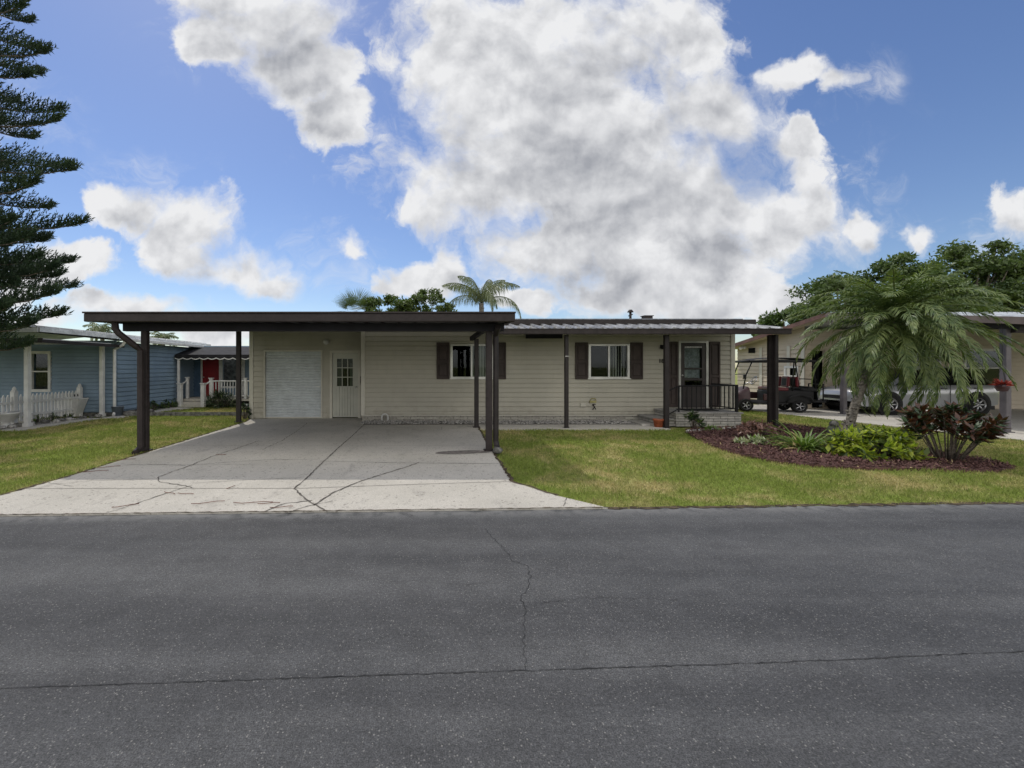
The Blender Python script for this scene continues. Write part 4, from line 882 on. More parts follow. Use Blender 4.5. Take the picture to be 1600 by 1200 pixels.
t = thing('hanging_pot', 'red hanging flower pot on the neighbour carport post', 'hanging pot', c); q.build('pot', M_redp, t)
q = MB()
for a_ in (0, 2.1, 4.2): q.tube([(c.x+.11*math.cos(a_), c.y+.11*math.sin(a_), c.z+.04), (c.x, c.y, c.z+.5)], .004, 4)
q.tube([(c.x,c.y,c.z+.5),(c.x,c.y,2.6)], .005, 4); q.build('hanger', M_black, t)
n = 160; D = rnd3(n); D[:,2] = np.abs(D[:,2])*.6; V, Fq = leaves(np.tile(np.array(c)+[0,0,.03], (n,1))+D*.03, D, rnd3(n), rng.uniform(.08,.2,n), .03); npmesh('plant', V, Fq, pmat('red_flowers', (.30,.035,.02), .6), t)

# ------------------------------------------------------------------ wheels, car and golf cart
def wheel(parent, loc, r, w, rim, spokes=5):
    o = link('wheel', None, parent); o.location = loc
    q = MB(); q.lathe([(r*.64,-w/2),(r*.9,-w/2),(r*.985,-w*.38),(r,-w*.2),(r,w*.2),(r*.985,w*.38),(r*.9,w/2),(r*.64,w/2)], (0,0,0), 28, axis='y'); q.build('tyre', M_tyre, o, world=False)
    q = MB(); q.lathe([(r*.64,-w*.46),(r*.60,-w*.40),(r*.58,w*.4),(r*.64,w*.46)], (0,0,0), 28, axis='y'); q.lathe([(0,-w*.38),(r*.13,-w*.36),(r*.14,-w*.25)], (0,0,0), 14, axis='y'); q.lathe([(0,w*.38),(r*.13,w*.36),(r*.14,w*.25)], (0,0,0), 14, axis='y')
    for k in range(spokes):
        a = 2*math.pi*k/spokes
        for s in (-1, 1): q.tube([(r*.1*math.cos(a), s*w*.33, r*.1*math.sin(a)), (r*.60*math.cos(a), s*w*.36, r*.60*math.sin(a))], [r*.075, r*.06], 6)
    q.lathe([(0,0),(r*.6,0)], (0,0,0), 20, axis='y', mi=1); q.build('rim', [rim, M_black], o, world=False)
def bez(cp_, n=8): 
    out = []
    for i in range(len(cp_)-1):
        p0 = cp_[max(i-1,0)]; p1 = cp_[i]; p2 = cp_[i+1]; p3 = cp_[min(i+2, len(cp_)-1)]
        for k in range(n):
            t = k/n; out.append(tuple(.5*((2*p1[j])+(-p0[j]+p2[j])*t+(2*p0[j]-5*p1[j]+4*p2[j]-p3[j])*t*t+(-p0[j]+3*p1[j]-3*p2[j]+p3[j])*t**3) for j in range(len(p1))))
    out.append(tuple(cp_[-1])); return out
def suv(loc, rz):
    o = thing('parked_car', 'pale silver car parked under the carport, half hidden by the palm', 'car', loc, rz)
    # nose towards -x. stations: x, sill z, belt z, half width
    st = bez([(-2.33,.42,.62,.60),(-2.25,.30,.80,.78),(-1.9,.26,.93,.88),(-1.2,.24,1.02,.92),(-.4,.24,1.07,.93),(.6,.24,1.09,.93),(1.5,.26,1.12,.92),(2.1,.32,1.12,.86),(2.32,.42,1.02,.74)], 6)
    q = MB(); m = 12; vs = []
    for x, zs, zb, hw in st:
        for k in range(m+1):
            t = k/m; a = math.pi*(t-.5)   # -90..90 over the top
            if k <= 3: yy, zz = -hw*(.94+.06*(k/3)), zs+(zb*.78-zs)*(k/3)
            elif k >= m-3: yy, zz = hw*(.94+.06*((m-k)/3)), zs+(zb*.78-zs)*((m-k)/3)
            else: u = (k-3)/(m-6); yy, zz = -hw*math.cos(math.pi*u)*(1 if abs(math.cos(math.pi*u)) < .99 else .985), zb*.78+zb*.22*math.sin(math.pi*u)**.55
            vs.append((x, yy, zz))
    n = len(st); q.add(vs, [(i*(m+1)+k, i*(m+1)+k+1, (i+1)*(m+1)+k+1, (i+1)*(m+1)+k) for i in range(n-1) for k in range(m)], 0, True)
    q.add([vs[k] for k in range(m+1)], [list(range(m+1))], 0); q.add([vs[(n-1)*(m+1)+k] for k in range(m+1)], [list(range(m+1))[::-1]], 0)
    q.build('body', M_paint, o, world=False)
    q = MB(); up = bez([(-1.15,1.00,.80),(-.55,1.38,.70),(-.1,1.56,.64),(.8,1.60,.64),(1.5,1.53,.62),(1.95,1.20,.72),(2.15,1.02,.76)], 5); n = len(up); vs = []
    for x, z, hw in up:
        low = min(z, 1.0); vs += [(x,-.84,low*.98),(x,-hw,z-.05),(x,-hw*.8,z),(x,hw*.8,z),(x,hw,z-.05),(x,.84,low*.98)]
    q.add(vs, [(i*6+k,i*6+k+1,(i+1)*6+k+1,(i+1)*6+k) for i in range(n-1) for k in (0,1,2,3,4)], 0, True)
    for i in range(len(q.f)):
        k = i % 5; seg = i//5
        q.m[i] = 0 if k in (1,3) else (1 if k in (0,4) else (1 if seg < 9 or seg >= 22 else 0))
    q.build('cabin', [M_paint, M_cglass], o, world=False)
    for s in (-1,1):
        for x in (-.05,.95): q = MB(); q.box(x-.04,x+.04,s*.765-.02,s*.765+.02,1.0,1.42); q.build('pillar', M_black, o, world=False)
        q = MB(); q.ball((-.95, s*1.0, 1.08), (.09,.11,.075), 10, 7); q.build('mirror', M_paint, o, world=False)
    for s in (-1,1):
        q = MB(); q.ball((-2.14, s*.62, .74), (.10,.17,.07), 12, 8); q.build('headlight', M_alu, o, world=False)
    q = MB(); q.box(-1.9,2.0,-.86,.86,.18,.30); q.box(-2.345,-2.30,-.4,.4,.48,.60)
    for s in (-1,1): 
        for x in (-1.42,1.38): q.lathe([(0,s*.90),(.40,s*.945),(.42,s*.93)], (x,0,.36), 24, axis='y')
    for s in (-1,1):
        for x in (-.55,.5): q.box(x,x+.008,s*.93-.006,s*.93+.006,.35,1.0); q.box(x+.75,x+.93,s*.94-.012,s*.94+.012,.87,.90)
    q.build('underbody', M_black, o, world=False)
    for x in (-1.42,1.38):
        for s in (-1,1): wheel(o, (x, s*.86, .345), .345, .22, M_rim, 7)
    return o
suv((16.48, 14.55, .012), R(-1.5))

def golf_cart(loc, rz):
    o = thing('golf_cart', 'dark red golf cart with black canopy on the neighbour driveway', 'golf cart', loc, rz)
    # nose towards -x; camera side is -y
    q = MB(); st = bez([(-1.16,.42,.56,.38),(-1.12,.34,.66,.46),(-.98,.32,.76,.50),(-.80,.34,.84,.50),(-.70,.36,.88,.48)], 4); vs = []; m = 8
    for x, z0, z1, hw in st:
        for k in range(m+1):
            a = math.pi*k/m; vs.append((x, -hw*math.copysign(abs(math.cos(a))**.5, math.cos(a)), z0+(z1-z0)*math.sin(a)**.4))
    n = len(st); q.add(vs, [(i*(m+1)+k, i*(m+1)+k+1, (i+1)*(m+1)+k+1, (i+1)*(m+1)+k) for i in range(n-1) for k in range(m)], 0, True)
    q.add(vs[:m+1], [list(range(m+1))]); q.add(vs[-m-1:], [list(range(m+1))[::-1]]); q.build('front_cowl', M_redp, o, world=False)
    q = MB(); q.bbox(-.10,1.10,-.56,.56,.30,.76,.05); q.bbox(-.70,-.10,-.54,.54,.30,.36,.01); q.bbox(1.10,1.50,-.50,.50,.36,.42,.01); q.box(1.0,1.14,-.5,.5,.42,.9); q.build('chassis', M_black, o, world=False)
    q = MB(); q.bbox(-.36,.10,-.60,-.565,.40,.64,.02); q.bbox(-.36,.10,.565,.60,.40,.64,.02); 
    q.build('side_panel', M_redp, o, world=False)
    q = MB(); q.tube([(-.72,-.60,.33),(-.2,-.62,.29),(.3,-.62,.31)], .03, 8); q.tube([(-.72,.60,.33),(-.2,.62,.29),(.3,.62,.31)], .03, 8)
    for s in (-1,1): q.tube([(.30,s*.62,.34),(.42,s*.64,.54),(.70,s*.65,.62),(.98,s*.64,.54),(1.10,s*.62,.36)], .03, 8)
    q.build('fender', M_black, o, world=False)
    for nm, x0, x1_, z0, z1 in (('seat',-.08,.42,.74,.86),('rear_seat',.78,1.28,.74,.84)):
        q = MB(); q.bbox(x0,x1_,-.54,.54,z0,z1,.03); q.build(nm, M_redseat if nm == 'seat' else M_black, o, world=False)
    for s in (-.27,.27):
        for xx, lean in ((.42,.08),(.70,-.04)):
            q = MB(); q.M = Matrix.Translation((xx,s,.88)) @ Matrix.Rotation(lean, 4, 'Y'); q.bbox(-.04,.04,-.22,.22,0,.36,.03); q.bbox(-.046,-.041,-.14,.14,.05,.30,.002,1); q.build('backrest', [M_redseat, M_black], o, world=False)
    q = MB(); pts = []
    for i in range(9):
        u = i/8; x = -.76+1.90*u; z = 1.80+.09*math.sin(math.pi*u)**.6
        for k in range(9): v = k/8; pts.append((x, -.58+1.16*v, z+.03*math.sin(math.pi*v)**.7))
    q.add(pts, [(i*9+k,(i+1)*9+k,(i+1)*9+k+1,i*9+k+1) for i in range(8) for k in range(8)], 0, True)
    q.add([(x,y,z-.07) for x,y,z in pts], [(i*9+k,i*9+k+1,(i+1)*9+k+1,(i+1)*9+k) for i in range(8) for k in range(8)], 0, True)
    q.tube([(-.76,-.58,1.78),(1.14,-.58,1.78),(1.14,.58,1.78),(-.76,.58,1.78),(-.76,-.58,1.78)], .045, 8); q.build('canopy', M_black, o, world=False)
    q = MB()
    for s in (-1,1):
        q.tube([(-.92,s*.48,.80),(-.84,s*.50,1.3),(-.66,s*.54,1.80)], .02, 8); q.tube([(.52,s*.52,.74),(.56,s*.54,1.80)], .02, 8); q.tube([(1.20,s*.5,.84),(1.10,s*.54,1.80)], .02, 8)
    q.tube([(1.22,-.5,1.15),(1.22,.5,1.15)], .018, 8); q.tube([(1.45,-.42,.42),(1.45,-.42,.98),(1.45,.42,.98),(1.45,.42,.42)], .02, 8); q.tube([(1.2,-.5,.98),(1.46,-.42,.98)], .018, 8); q.tube([(-.92,-.5,1.3),(-.92,.5,1.3)], .012, 6); q.build('frame', M_black, o, world=False)
    q = MB(); q.tube([(-.80,-.24,.95),(-.52,-.24,1.08)], .02, 8); ring = [(-.50+.06*math.cos(a), -.24+.17*math.sin(a), 1.10+.14*math.cos(a)) for a in np.linspace(0, 2*math.pi, 17)]; q.tube(ring, .014, 6); q.tube([ring[0],ring[8]], .012, 6); q.build('steering_wheel', M_rim, o, world=False)
    q = MB(); q.bbox(-.99,-.93,-.76,-.64,1.16,1.32,.012); q.tube([(-.95,-.52,1.15),(-.96,-.66,1.22)], .01, 6); q.build('mirror', M_black, o, world=False)
    for s in (-1,1):
        q = MB(); q.ball((-1.16,s*.34,.64), (.05,.09,.05), 10, 7); q.build('headlight', M_alu, o, world=False)
    for x in (-.86,.72):
        for s in (-1,1): wheel(o, (x, s*.50, .225), .225, .18, M_rim, 5)
    return o
golf_cart((12.12, 15.05, .012), R(-16))

# ------------------------------------------------------------------ vegetation builders
def frond_pts(base, az, el, L, droop, n=14, twist=0.):
    p = np.array(base, float); pts = [p.copy()]; e = el; h = np.array([math.cos(az), math.sin(az)])
    for i in range(n):
        s = L/n; e = el-droop*((i+1)/n)**1.25
        p = p+s*np.array([h[0]*math.cos(e), h[1]*math.cos(e), math.sin(e)]); pts.append(p.copy())
    return np.array(pts)
def pinnate(pts, leaf, width, per=5, hang=.5, start=.12, vee=.35, jit=.12):
    n = len(pts)-1; Cs = []; Ds = []; Ls = []; Ss = []
    N_ = n*per
    for j in range(N_):
        t = (j+.5)/N_
        if t < start: continue
        f = t*n; i = int(f); a = f-i; c = pts[i]*(1-a)+pts[min(i+1,n)]*a; tg = pts[min(i+1,n)]-pts[i]; tg /= np.linalg.norm(tg)
        side = np.cross(tg, [0,0,1]); side /= max(np.linalg.norm(side), 1e-6); up = np.cross(side, tg)
        lf = leaf*(math.sin(math.pi*min(1, (t*.88+.14)))**.6)
        for s in (-1,1):
            dvec = side*s*(1-.45*t)+tg*(.45+.75*t)+up*vee+np.array([0,0,-hang*random.uniform(.7,1.3)])+np.array([random.gauss(0,jit) for _ in range(3)])
            Cs.append(c); Ds.append(dvec); Ls.append(lf*random.uniform(.8,1.1)); Ss.append(tg+up*random.uniform(-.3,.3))
    return np.array(Cs), np.array(Ds), np.array(Ss), np.array(Ls)
def bent(C, D, S, L, W, hang=.3):
    """two-segment leaflets that bend down"""
    D = nrm(D); S = nrm(S-D*np.sum(S*D,1,keepdims=True)); L = L[:,None]; W = np.broadcast_to(W, len(C))[:,None]
    mid = C+D*L*.55; D2 = nrm(D+np.array([0,0,-hang*1.6])); tip = mid+D2*L*.45; n = len(C)
    V = np.stack([C-S*W*.3, C+S*W*.3, mid+S*W*.5, mid-S*W*.5, tip+S*W*.06, tip-S*W*.06], 1).reshape(-1,3)
    b_ = np.arange(n)[:,None]*6; Fq = np.concatenate([b_+np.array([[0,1,2,3]]), b_+np.array([[3,2,4,5]])], 0); return V, Fq
def palm(name, label, base, top, r0, r1, nf, L, leaf, width, mat, per=5, n=14, cat='palm tree', hang=.35, elr=(-.5,1.35), droop=(1.2,1.9), bark=M_palmbark, boots=True, group=None, split=True, lean=0, epow=.85):
    base = Vector(base); top = Vector(top); t = thing(name, label, cat, base, group=group)
    q = MB(); mid = base.lerp(top, .5)+Vector((0,0,0)); mid.x += (base.x-top.x)*lean
    K = 22; pts = []; rs = []
    for i in range(K+1):
        u = i/K; p = base*(1-u)**2+mid*2*u*(1-u)+top*u*u; pts.append(p); rs.append((r0*.6*(1-u)**8+r0*(1-u)+r1*u)*(1+.07*(i % 2)))
    q.tube(pts, rs, 12); 
    if boots:
        for i in range(70):
            u = random.uniform(.05, 1); k = min(int(u*K), K-1); p = pts[k].lerp(pts[k+1], u*K-k); a = random.uniform(0, 6.28); rr = rs[k]
            dd = Vector((math.cos(a), math.sin(a), .6)); q.tube([p+dd*rr*.6, p+dd*(rr*1.0+.035)], [.03,.012], 5)
    q.build('trunk', bark, t)
    VV = []; FF = []; off = 0; stem = MB()
    for i in range(nf):
        u = (i+.5)/nf; el = elr[0]+(elr[1]-elr[0])*u**epow+random.uniform(-.1,.1); az = i*2.39996+random.uniform(-.2,.2)
        LL_ = L*random.uniform(.85,1.1)*(1-.33*max(0, el-.3)); pts_ = frond_pts(np.array(top)+np.array([0,0,.12*u]), az, el, LL_, random.uniform(*droop)*(.75 if el > 1 else 1), n)
        C, D, S, Lf = pinnate(pts_, leaf, width, per, hang); V, Fq = bent(C, D, S, Lf, width, hang)
        if split:
            s = MB(); s.tube([Vector(p) for p in pts_], [.016*(1-.8*k/n)+.003 for k in range(n+1)], 5)
            vs = s.v; V = np.concatenate([V, np.array(vs)]); o0 = len(V)-len(vs); quads = [[a+o0 for a in f] for f in s.f if len(f) == 4]
            npmesh('frond', V, np.concatenate([Fq, np.array(quads)]), mat, t)
        else:
            VV.append(V); FF.append(Fq+off); off += len(V); stem.tube([Vector(p) for p in pts_], [.03*(1-.8*k/n)+.004 for k in range(n+1)], 4)
    if not split:
        sv = np.array(stem.v); sf = np.array([f for f in stem.f if len(f) == 4])+off
        npmesh('crown', np.concatenate(VV+[sv]), np.concatenate(FF+[sf]), mat, t)
    return t
# the palm of the flower bed
random.seed(11)
pb = G(1322, 693); pt = P(1398, 505, 8.55)
palm('date_palm', 'feathery date palm with leaning trunk growing from the mulch bed', pb, pt, .07, .065, 92, 2.08, .33, .019, L_date, per=4, n=14, hang=.42, elr=(-.75,1.3), droop=(.95,1.7), lean=.35, epow=1.0)

def broadleaf(name, label, base, h, crown, nclump, nleaf, ls, mat, cat='tree', trunk=.2, group=None, seed=1, spread=.5, flat=.55):
    rs_ = np.random.default_rng(seed); random.seed(seed)
    t = thing(name, label, cat, base, group=group); bx_, by_, bz_ = base; cx, cy, cz, rx, ry, rz_ = crown
    # clumps around an uneven crown
    cl = []
    while len(cl) < nclump:
        p = rs_.uniform(-1,1,3); rr = np.linalg.norm(p)
        if rr > 1 or rr < .45 or p[2] < -.65: continue
        cl.append(np.array([cx+p[0]*rx, cy+p[1]*ry, cz+p[2]*rz_]))
    cl = np.array(cl); q = MB(); fork = Vector((bx_, by_, bz_+h*.35))
    q.tube([(bx_,by_,bz_), (bx_+.1,by_,bz_+h*.18), fork], [trunk*1.3, trunk, trunk*.8], 9)
    for i in range(min(len(cl), 26)):
        c = Vector(cl[i]); m = fork.lerp(c, .5)+Vector((random.uniform(-.3,.3), random.uniform(-.3,.3), random.uniform(-.1,.5)))
        q.tube([fork, m, c], [trunk*.45, trunk*.22, trunk*.05], 6)
    q.build('trunk', M_bark, t)
    per = nleaf//nclump; C = []
    for c in cl:
        s = spread*rs_.uniform(.55,1.3); dd = rs_.normal(size=(per,3)); dd = nrm(dd)*(rs_.random((per,1))**.5)
        C.append(c+dd*np.array([s, s, s*flat]))
    C = np.concatenate(C); n = len(C); D = nrm(rs_.normal(size=(n,3))+np.array([0,0,.1])); S = nrm(rs_.normal(size=(n,3))*np.array([1,1,.35]))
    V, Fq = leaves(C, D, S, ls*rs_.uniform(.7,1.4,n), ls*.55*rs_.uniform(.7,1.3,n))
    npmesh('crown', V, Fq, mat, t); return t
# trees beyond the beige house
gt = 'oak trees beyond the beige house'
Yt = 30
def oak(px0, px1, pyt, pyb, Y, seed, label, nl=11000, nc=60, spread=.95):
    xa, xb = XA(px0,Y), XA(px1,Y); zt, zb = ZA(pyt,Y), ZA(pyb,Y)
    broadleaf('oak_tree', label, ((xa+xb)/2, Y, 0), zt, ((xa+xb)/2, Y, (zt+zb)/2, (xb-xa)/2-.3, 2.5, (zt-zb)/2-.3), nc, nl, .26, L_oak, group=gt, seed=seed, trunk=.3, spread=spread)
oak(1345, 1470, 390, 530, 29, 3, 'dark oak crown rising just left above the date palm top')
oak(1452, 1580, 372, 540, 31, 4, 'tallest dark oak crown above the silver carport roof', 14000, 75)
oak(1560, 1700, 385, 540, 30, 5, 'dark oak crown at the far right edge behind the carport', 12000, 60)
oak(1240, 1365, 425, 540, 28, 6, 'dark oak crown over the gable of the beige house', 9000, 46, .8)
oak(1195, 1270, 478, 545, 25, 8, 'small round tree low beside the beige gable', 5000, 30, .55)
oak(1385, 1520, 440, 540, 27, 9, 'lower bushy tree directly behind the silver carport roof', 9000, 40)
# behind the main house
random.seed(21)
def fan_palm(px, py, Y, R_, label, nf=26, group=None):
    c = P(px, py, Y); t = thing('fan_palm', label, 'palm tree', (c.x, Y, 0), group=group)
    q = MB(); q.tube([(c.x,Y,0),(c.x,Y,c.z)], [.17,.13], 10); q.build('trunk', M_palmbark, t)
    Cs=[];Ds=[];Ss=[];Ls=[]
    for i in range(nf):
        d0 = Vector((random.gauss(0,1), random.gauss(0,1), random.uniform(-.35,1.3))).normalized(); b0 = Vector(c)+d0*R_*.45
        sd_ = d0.cross(Vector((0,0,1))).normalized(); up = sd_.cross(d0)
        for k in range(22):
            a = R(-105+210*k/21); dv = (d0*math.cos(a)+sd_*math.sin(a)).normalized()+Vector((0,0,-.12)); Cs.append(b0); Ds.append(dv); Ss.append(up.cross(dv)); Ls.append(R_*.70*(1-.25*abs(a)/1.9))
    V, Fq = leaves(np.array(Cs), np.array(Ds), np.array(Ss), np.array(Ls), .034); npmesh('crown', V, Fq, L_fan, t)
fan_palm(557, 487, 21, 1.25, 'spiky fan palm top at the left of the greenery behind the roof', 30)
broadleaf('leafy_bush', 'low dense bush top showing just above the carport roof', (XA(615,21),21,0), 4.5, (XA(610,21),21,4.45,1.3,1.0,.72), 46, 6200, .15, L_bushfar, 'bush', .08, seed=12, spread=.32)
broadleaf('young_tree', 'taller leafy tree top between the bush and the feathery palm', (XA(663,21),21,0), 5, (XA(668,21),21,4.45,1.35,1.0,.95), 46, 4200, .14, L_bushfar, 'tree', .08, seed=13, spread=.26)
random.seed(5)
palm('queen_palm', 'feathery queen palm rising above the roof of the cream house', (XA(757,20),20,0), (XA(752,20),20,ZA(474,20)), .14, .11, 14, 3.3, .60, .018, L_queen, per=6, hang=1.6, elr=(.75,1.5), droop=(1.9,2.9), split=False)
for px, py, Y, lb in ((160,518,38,'tiny palm top beyond the white roof beside the carport downspout'),(255,531,40,'tiny palm top seen under the carport beam above the white roof')):
    palm('distant_palm', lb, (XA(px,Y),Y,0), (XA(px,Y),Y,ZA(py,Y)), .2, .15, 16, 2.0, .6, .06, L_queen, per=3, n=9, hang=.8, elr=(.0,1.3), droop=(1.4,2.2), split=False, boots=False)

# Norfolk pine at the left edge
def norfolk(base, hgt, lab):
    rs_ = np.random.default_rng(5); t = thing('norfolk_pine', lab, 'pine tree', base); bx_, by_, _ = base
    q = MB(); q.tube([(bx_,by_,0),(bx_,by_,hgt*.5),(bx_,by_,hgt)], [.26,.17,.03], 12)
    Cs=[];Ds=[];Ls=[]
    z = 1.85
    while z < hgt-.5:
        u = (z-2)/(hgt-2); Lb = 2.25*(1-u)**.85*rs_.uniform(.9,1.05)+.25; nb = 6 if z > 3.6 else 11; a0 = rs_.uniform(0,6.28)
        for k in range(nb):
            az = a0+2*math.pi*k/nb+rs_.uniform(-.12,.12); L = Lb*rs_.uniform(.62,1.08); h = np.array([math.cos(az), math.sin(az), 0]); sd_ = np.array([-h[1], h[0], 0])
            if h[1] > .25 and z < 3.4: continue
            def pos(s): return np.array([bx_,by_,z+rs_z])+h*L*s+np.array([0,0,L*(.16*s-.42*s*s*(1-u)+.34*s**3)])
            rs_z = rs_.uniform(-.12,.12)
            q.tube([Vector(pos(s)) for s in (0,.25,.5,.75,1)], [.035,.028,.02,.014,.006], 5)
            nn = int(L*44)
            for j in range(nn):
                s = .18+.82*(j+rs_.random())/nn; c = pos(s); tg = pos(min(s+.02,1.02))-pos(s-.02); tg /= np.linalg.norm(tg)
                side = (1 if j % 2 else -1); ll = (.13+.36*math.sin(math.pi*min(1,.15+s*.8)))*(1.0-.55*s)*rs_.uniform(.75,1.2)+.08
                dv = tg*.75+sd_*side*rs_.uniform(.25,.9)+np.array([0,0,rs_.uniform(.25,.95)])
                Cs.append(c); Ds.append(dv); Ls.append(ll)
            for j in range(10): Cs.append(pos(.9+.01*j)); Ds.append(tg+rs_.normal(0,.25,3)+np.array([0,0,.2])); Ls.append(.22)
        z += (.40+.24*rs_.random())*(.62 if z < 4.6 else 1)
    q.build('trunk', M_bark, t)
    C = np.array(Cs); D = nrm(np.array(Ds)); L = np.array(Ls); n = len(C)
    # each twig is a short bristly rope of needles
    K = 16; Cn = []; Dn = []
    for i in range(K):
        s = (i+.3)/K; c = C+D*(L*s)[:,None]+np.array([0,0,1])*((L*s*s*.35)[:,None]); dd = nrm(D*1.2+rng.normal(0,.55,(n,3))+np.array([0,0,.35])); Cn.append(c); Dn.append(dd)
    C2 = np.concatenate(Cn); D2 = np.concatenate(Dn); V, Fq = leaves(C2, D2, rnd3(len(C2)), .095*rng.uniform(.7,1.3,len(C2)), .024)
    npmesh('crown', V, Fq, L_pine, t)
norfolk((-10.65, 9.2, 0), 18, 'tall dark tiered pine at the left edge before the blue house')

# ------------------------------------------------------------------ bed plants
def bush(name, label, c, rx, ry, rz_, nstem, nleaf, ll, lw, mats, cat='bush', stems=True, stemh=0., droop=.2, mi=None, group=None, seed=3, stemmat=None):
    rs_ = np.random.default_rng(seed); t = thing(name, label, cat, (c[0],c[1],0), group=group); q = MB(); C=[];D=[]
    for i in range(nstem):
        p = rs_.normal(size=3); p /= np.linalg.norm(p); p *= rs_.uniform(.45,1)**.5; p[2] = abs(p[2])
        tip = np.array([c[0]+p[0]*rx, c[1]+p[1]*ry, stemh+p[2]*rz_+.04]); b0 = np.array([c[0]+p[0]*rx*.22, c[1]+p[1]*ry*.22, 0.]); m = b0*.5+tip*.5+np.array([0,0,.12*rz_])
        q.tube([Vector(b0),Vector(m),Vector(tip)], [.012,.008,.004], 5); k = nleaf//nstem; ax = tip-m; ax /= np.linalg.norm(ax)
        for j in range(k):
            s = rs_.uniform(.0,1)**.7; pp = m+(tip-m)*s; rad = rs_.normal(size=3); rad -= ax*np.dot(rad,ax); rad /= np.linalg.norm(rad)
            C.append(pp); D.append(rad+ax*rs_.uniform(.1,.9)+np.array([0,0,-droop+rs_.uniform(-.2,.3)]))
    q.build('stem', stemmat or M_bark, t); C = np.array(C); D = np.array(D); n = len(C)
    S = np.cross(D, np.array([0,0,1]))+rs_.normal(0,.25,(n,3)); V, Fq = leaves(C, D, S, ll*rs_.uniform(.6,1.2,n), lw*rs_.uniform(.7,1.2,n), fold=.15)
    mats = mats if isinstance(mats, list) else [mats]
    npmesh('foliage', V, Fq, mats, t, mi=(rs_.random(n) < (mi or 0)).astype(int)); return t
c = G(1395, 722); bush('lime_shrub', 'lime green low broad leaved shrub in the middle of the mulch bed', (c.x+.02,c.y+.35), .88, .55, .58, 70, 1900, .15, .065, [L_lime, L_bushfar], mi=.35, seed=4, droop=.35)
c = G(1355, 712); bush('yellow_shrub', 'small yellow green shrub between the palm trunk and lime shrub', (c.x-.05,c.y+.15), .30, .3, .34, 24, 420, .12, .05, [L_lime, L_pale], mi=.25, seed=14)
c = G(1492, 724)
cr = bush('croton_bush', 'dark red and bronze croton bush on bare stems right of the lime shrub', (c.x,c.y+.1), .72, .5, .42, 30, 1700, .16, .060, [L_croton, L_dark], mi=.42, seed=6, stemh=.55, droop=.1)
c = G(1200, 690); bush('purple_shrub', 'low purple brown shrub at the left end of the bed beyond pale plants', (c.x-.02,c.y+.2), .52, .3, .42, 60, 1700, .10, .030, L_purple, seed=7)
c = G(1178, 697); bush('pale_plant', 'pale silvery leaved low plant in front of the purple shrub', (c.x,c.y+.08), .38, .12, .13, 20, 260, .13, .045, [L_pale, L_lily], mi=.3, seed=8)
c = G(1088, 672); bush('porch_plant', 'dark green leafy plant in front of the stone entry steps', (c.x,c.y+.1), .26, .15, .48, 14, 240, .14, .05, [L_dark, L_lily], mi=.3, seed=9)
c = G(1116, 676); bush('ground_plant', 'small yellow green ground plant at the foot of the steps', (c.x,c.y+.05), .25, .12, .12, 12, 140, .10, .035, [L_lily], seed=10)
c = G(343, 637); bush('porch_shrub', 'dark spiky shrub under the white railing of the blue house', (c.x,16.3), .62, .3, .60, 30, 520, .34, .035, [L_dark, L_pale], mi=.12, seed=16, droop=0)
c = G(382, 655); bush('corner_shrub', 'dark wiry shrub beside the garage corner and rear carport post', (c.x-.02,12.75), .17, .17, .50, 14, 220, .12, .04, [L_dark, L_pale], mi=.1, seed=17)
c = G(200, 640); bush('wispy_plant', 'thin dry upright plant by the blue siding', (c.x,14.4), .14, .14, .52, 9, 70, .12, .02, [L_pale], seed=18, cat='plant')
for px, Y, lb in ((238,15.2,'low dark plant against the middle of the blue siding'),(255,15.9,'low dark plant near the far end of the blue siding'),(268,16.3,'dark plant at the corner beside the white porch steps')):
    bush('border_plant', lb, (XA(px,Y),Y), .26, .22, .34, 16, 240, .13, .035, [L_dark, L_lily], mi=.3, seed=px, group='low plants along the blue siding', cat='plant')
for i, px in enumerate((60,84,106)):
    Y = -11.1*650/(px-675); bush('fence_plant', 'low leafy plant at the foot of the picket fence', (-11.1,Y), .16, .18, .22, 12, 130, .09, .03, [L_dark, L_lily], mi=.3, seed=50+i, group='small plants below the picket fence', cat='plant')
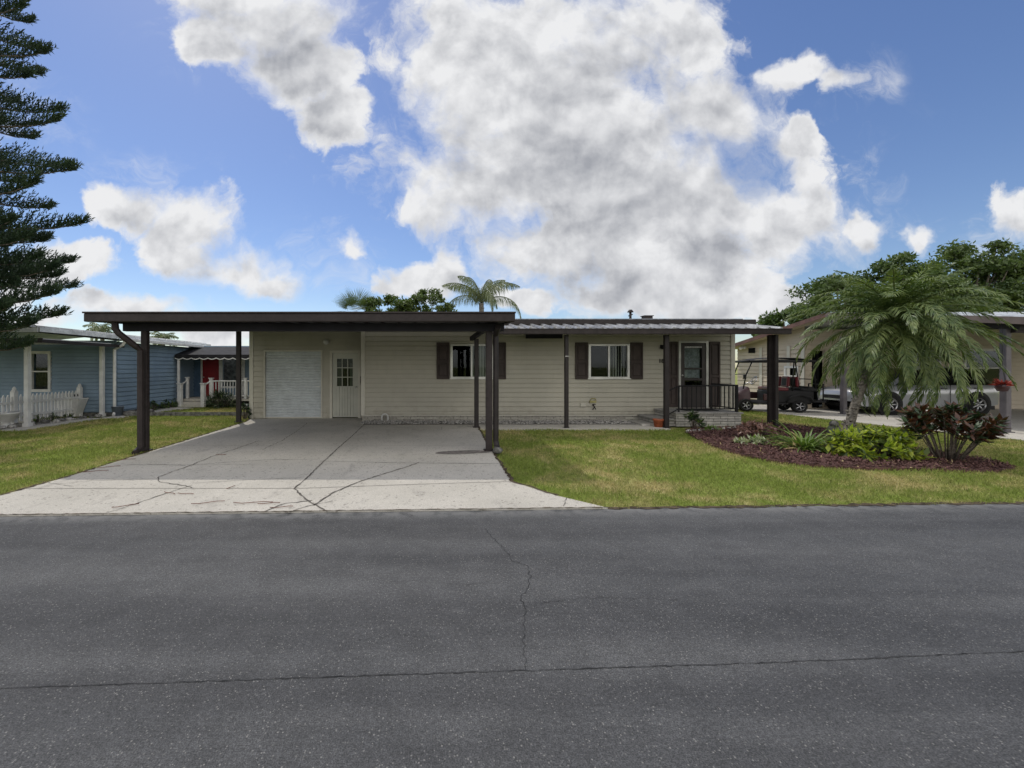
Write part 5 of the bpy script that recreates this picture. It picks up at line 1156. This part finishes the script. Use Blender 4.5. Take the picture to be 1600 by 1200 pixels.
# strap leaved lily clump
def strap(name, label, c, n, L, w, mat, cat='plant', seed=1):
    rs_ = random.Random(seed); t = thing(name, label, cat, (c[0],c[1],0)); q = MB()
    for i in range(n):
        az = rs_.uniform(0,6.28); el = rs_.uniform(.55,1.5); l = L*rs_.uniform(.65,1.15); dr = rs_.uniform(.7,2.0); pts = frond_pts((c[0]+.12*math.cos(az),c[1]+.10*math.sin(az),.02), az, el, l, dr, 7)
        sd_ = np.array([-math.sin(az), math.cos(az), 0]); vs = []
        for k, p in enumerate(pts): ww = w*.5*(1-(k/7)**2.2)+.002; vs += [tuple(p-sd_*ww), tuple(p+np.array([0,0,-.006])), tuple(p+sd_*ww)]
        q.add(vs, [f for k in range(7) for f in ((3*k,3*k+1,3*k+4,3*k+3),(3*k+1,3*k+2,3*k+5,3*k+4))], 1 if (i % 11 == 0) else 0, True)
    q.build('foliage', [mat, L_dry], t)
c = G(1268, 706); strap('lily_clump', 'arching strap leaved green clump left of the palm trunk', (c.x,c.y+.15), 95, .62, .040, L_lily, seed=3)
c = G(1248, 706); strap('drooping_lily', 'smaller green clump with dried drooping leaves before the arching clump', (c.x-.05,c.y), 26, .42, .035, L_lily, seed=4)
c = G(1304, 684); q = MB(); q.ball((c.x,c.y,.14), (.13,.12,.17), 14, 10, jit=.3); q.ball((c.x-.02,c.y-.01,.31), (.085,.085,.085), 12, 8, jit=.15); q.build('garden_statue', M_rock, label='small weathered grey stone figure left of the palm trunk base', cat='statue')
# fallen dead fronds
q = MB()
for px,py,a in ((1240,703,.2),(1300,712,-.9),(1225,707,.1)):
    c = G(px,py); q.tube([(c.x,c.y,.07),(c.x+.2*math.cos(a),c.y+.2*math.sin(a),.08),(c.x+.36*math.cos(a),c.y+.36*math.sin(a),.05)], [.01,.014,.004], 5)
q.build('fallen_leaves', L_dry, label='dry tan fallen leaf stalks on the mulch below the lily', cat='dead leaves', kind='stuff')
# edging stones by the bed near the porch
for i in range(9):
    c = G(1076+i*9, 676-i*.6); q = MB(); q.ball((c.x,c.y,.03), (.07,.05,.045), 8, 6, jit=.4); q.build('stone', M_pebble, label='small pale edging stone between the lawn and the entry steps', cat='stone', group='edging stones by the entry steps')
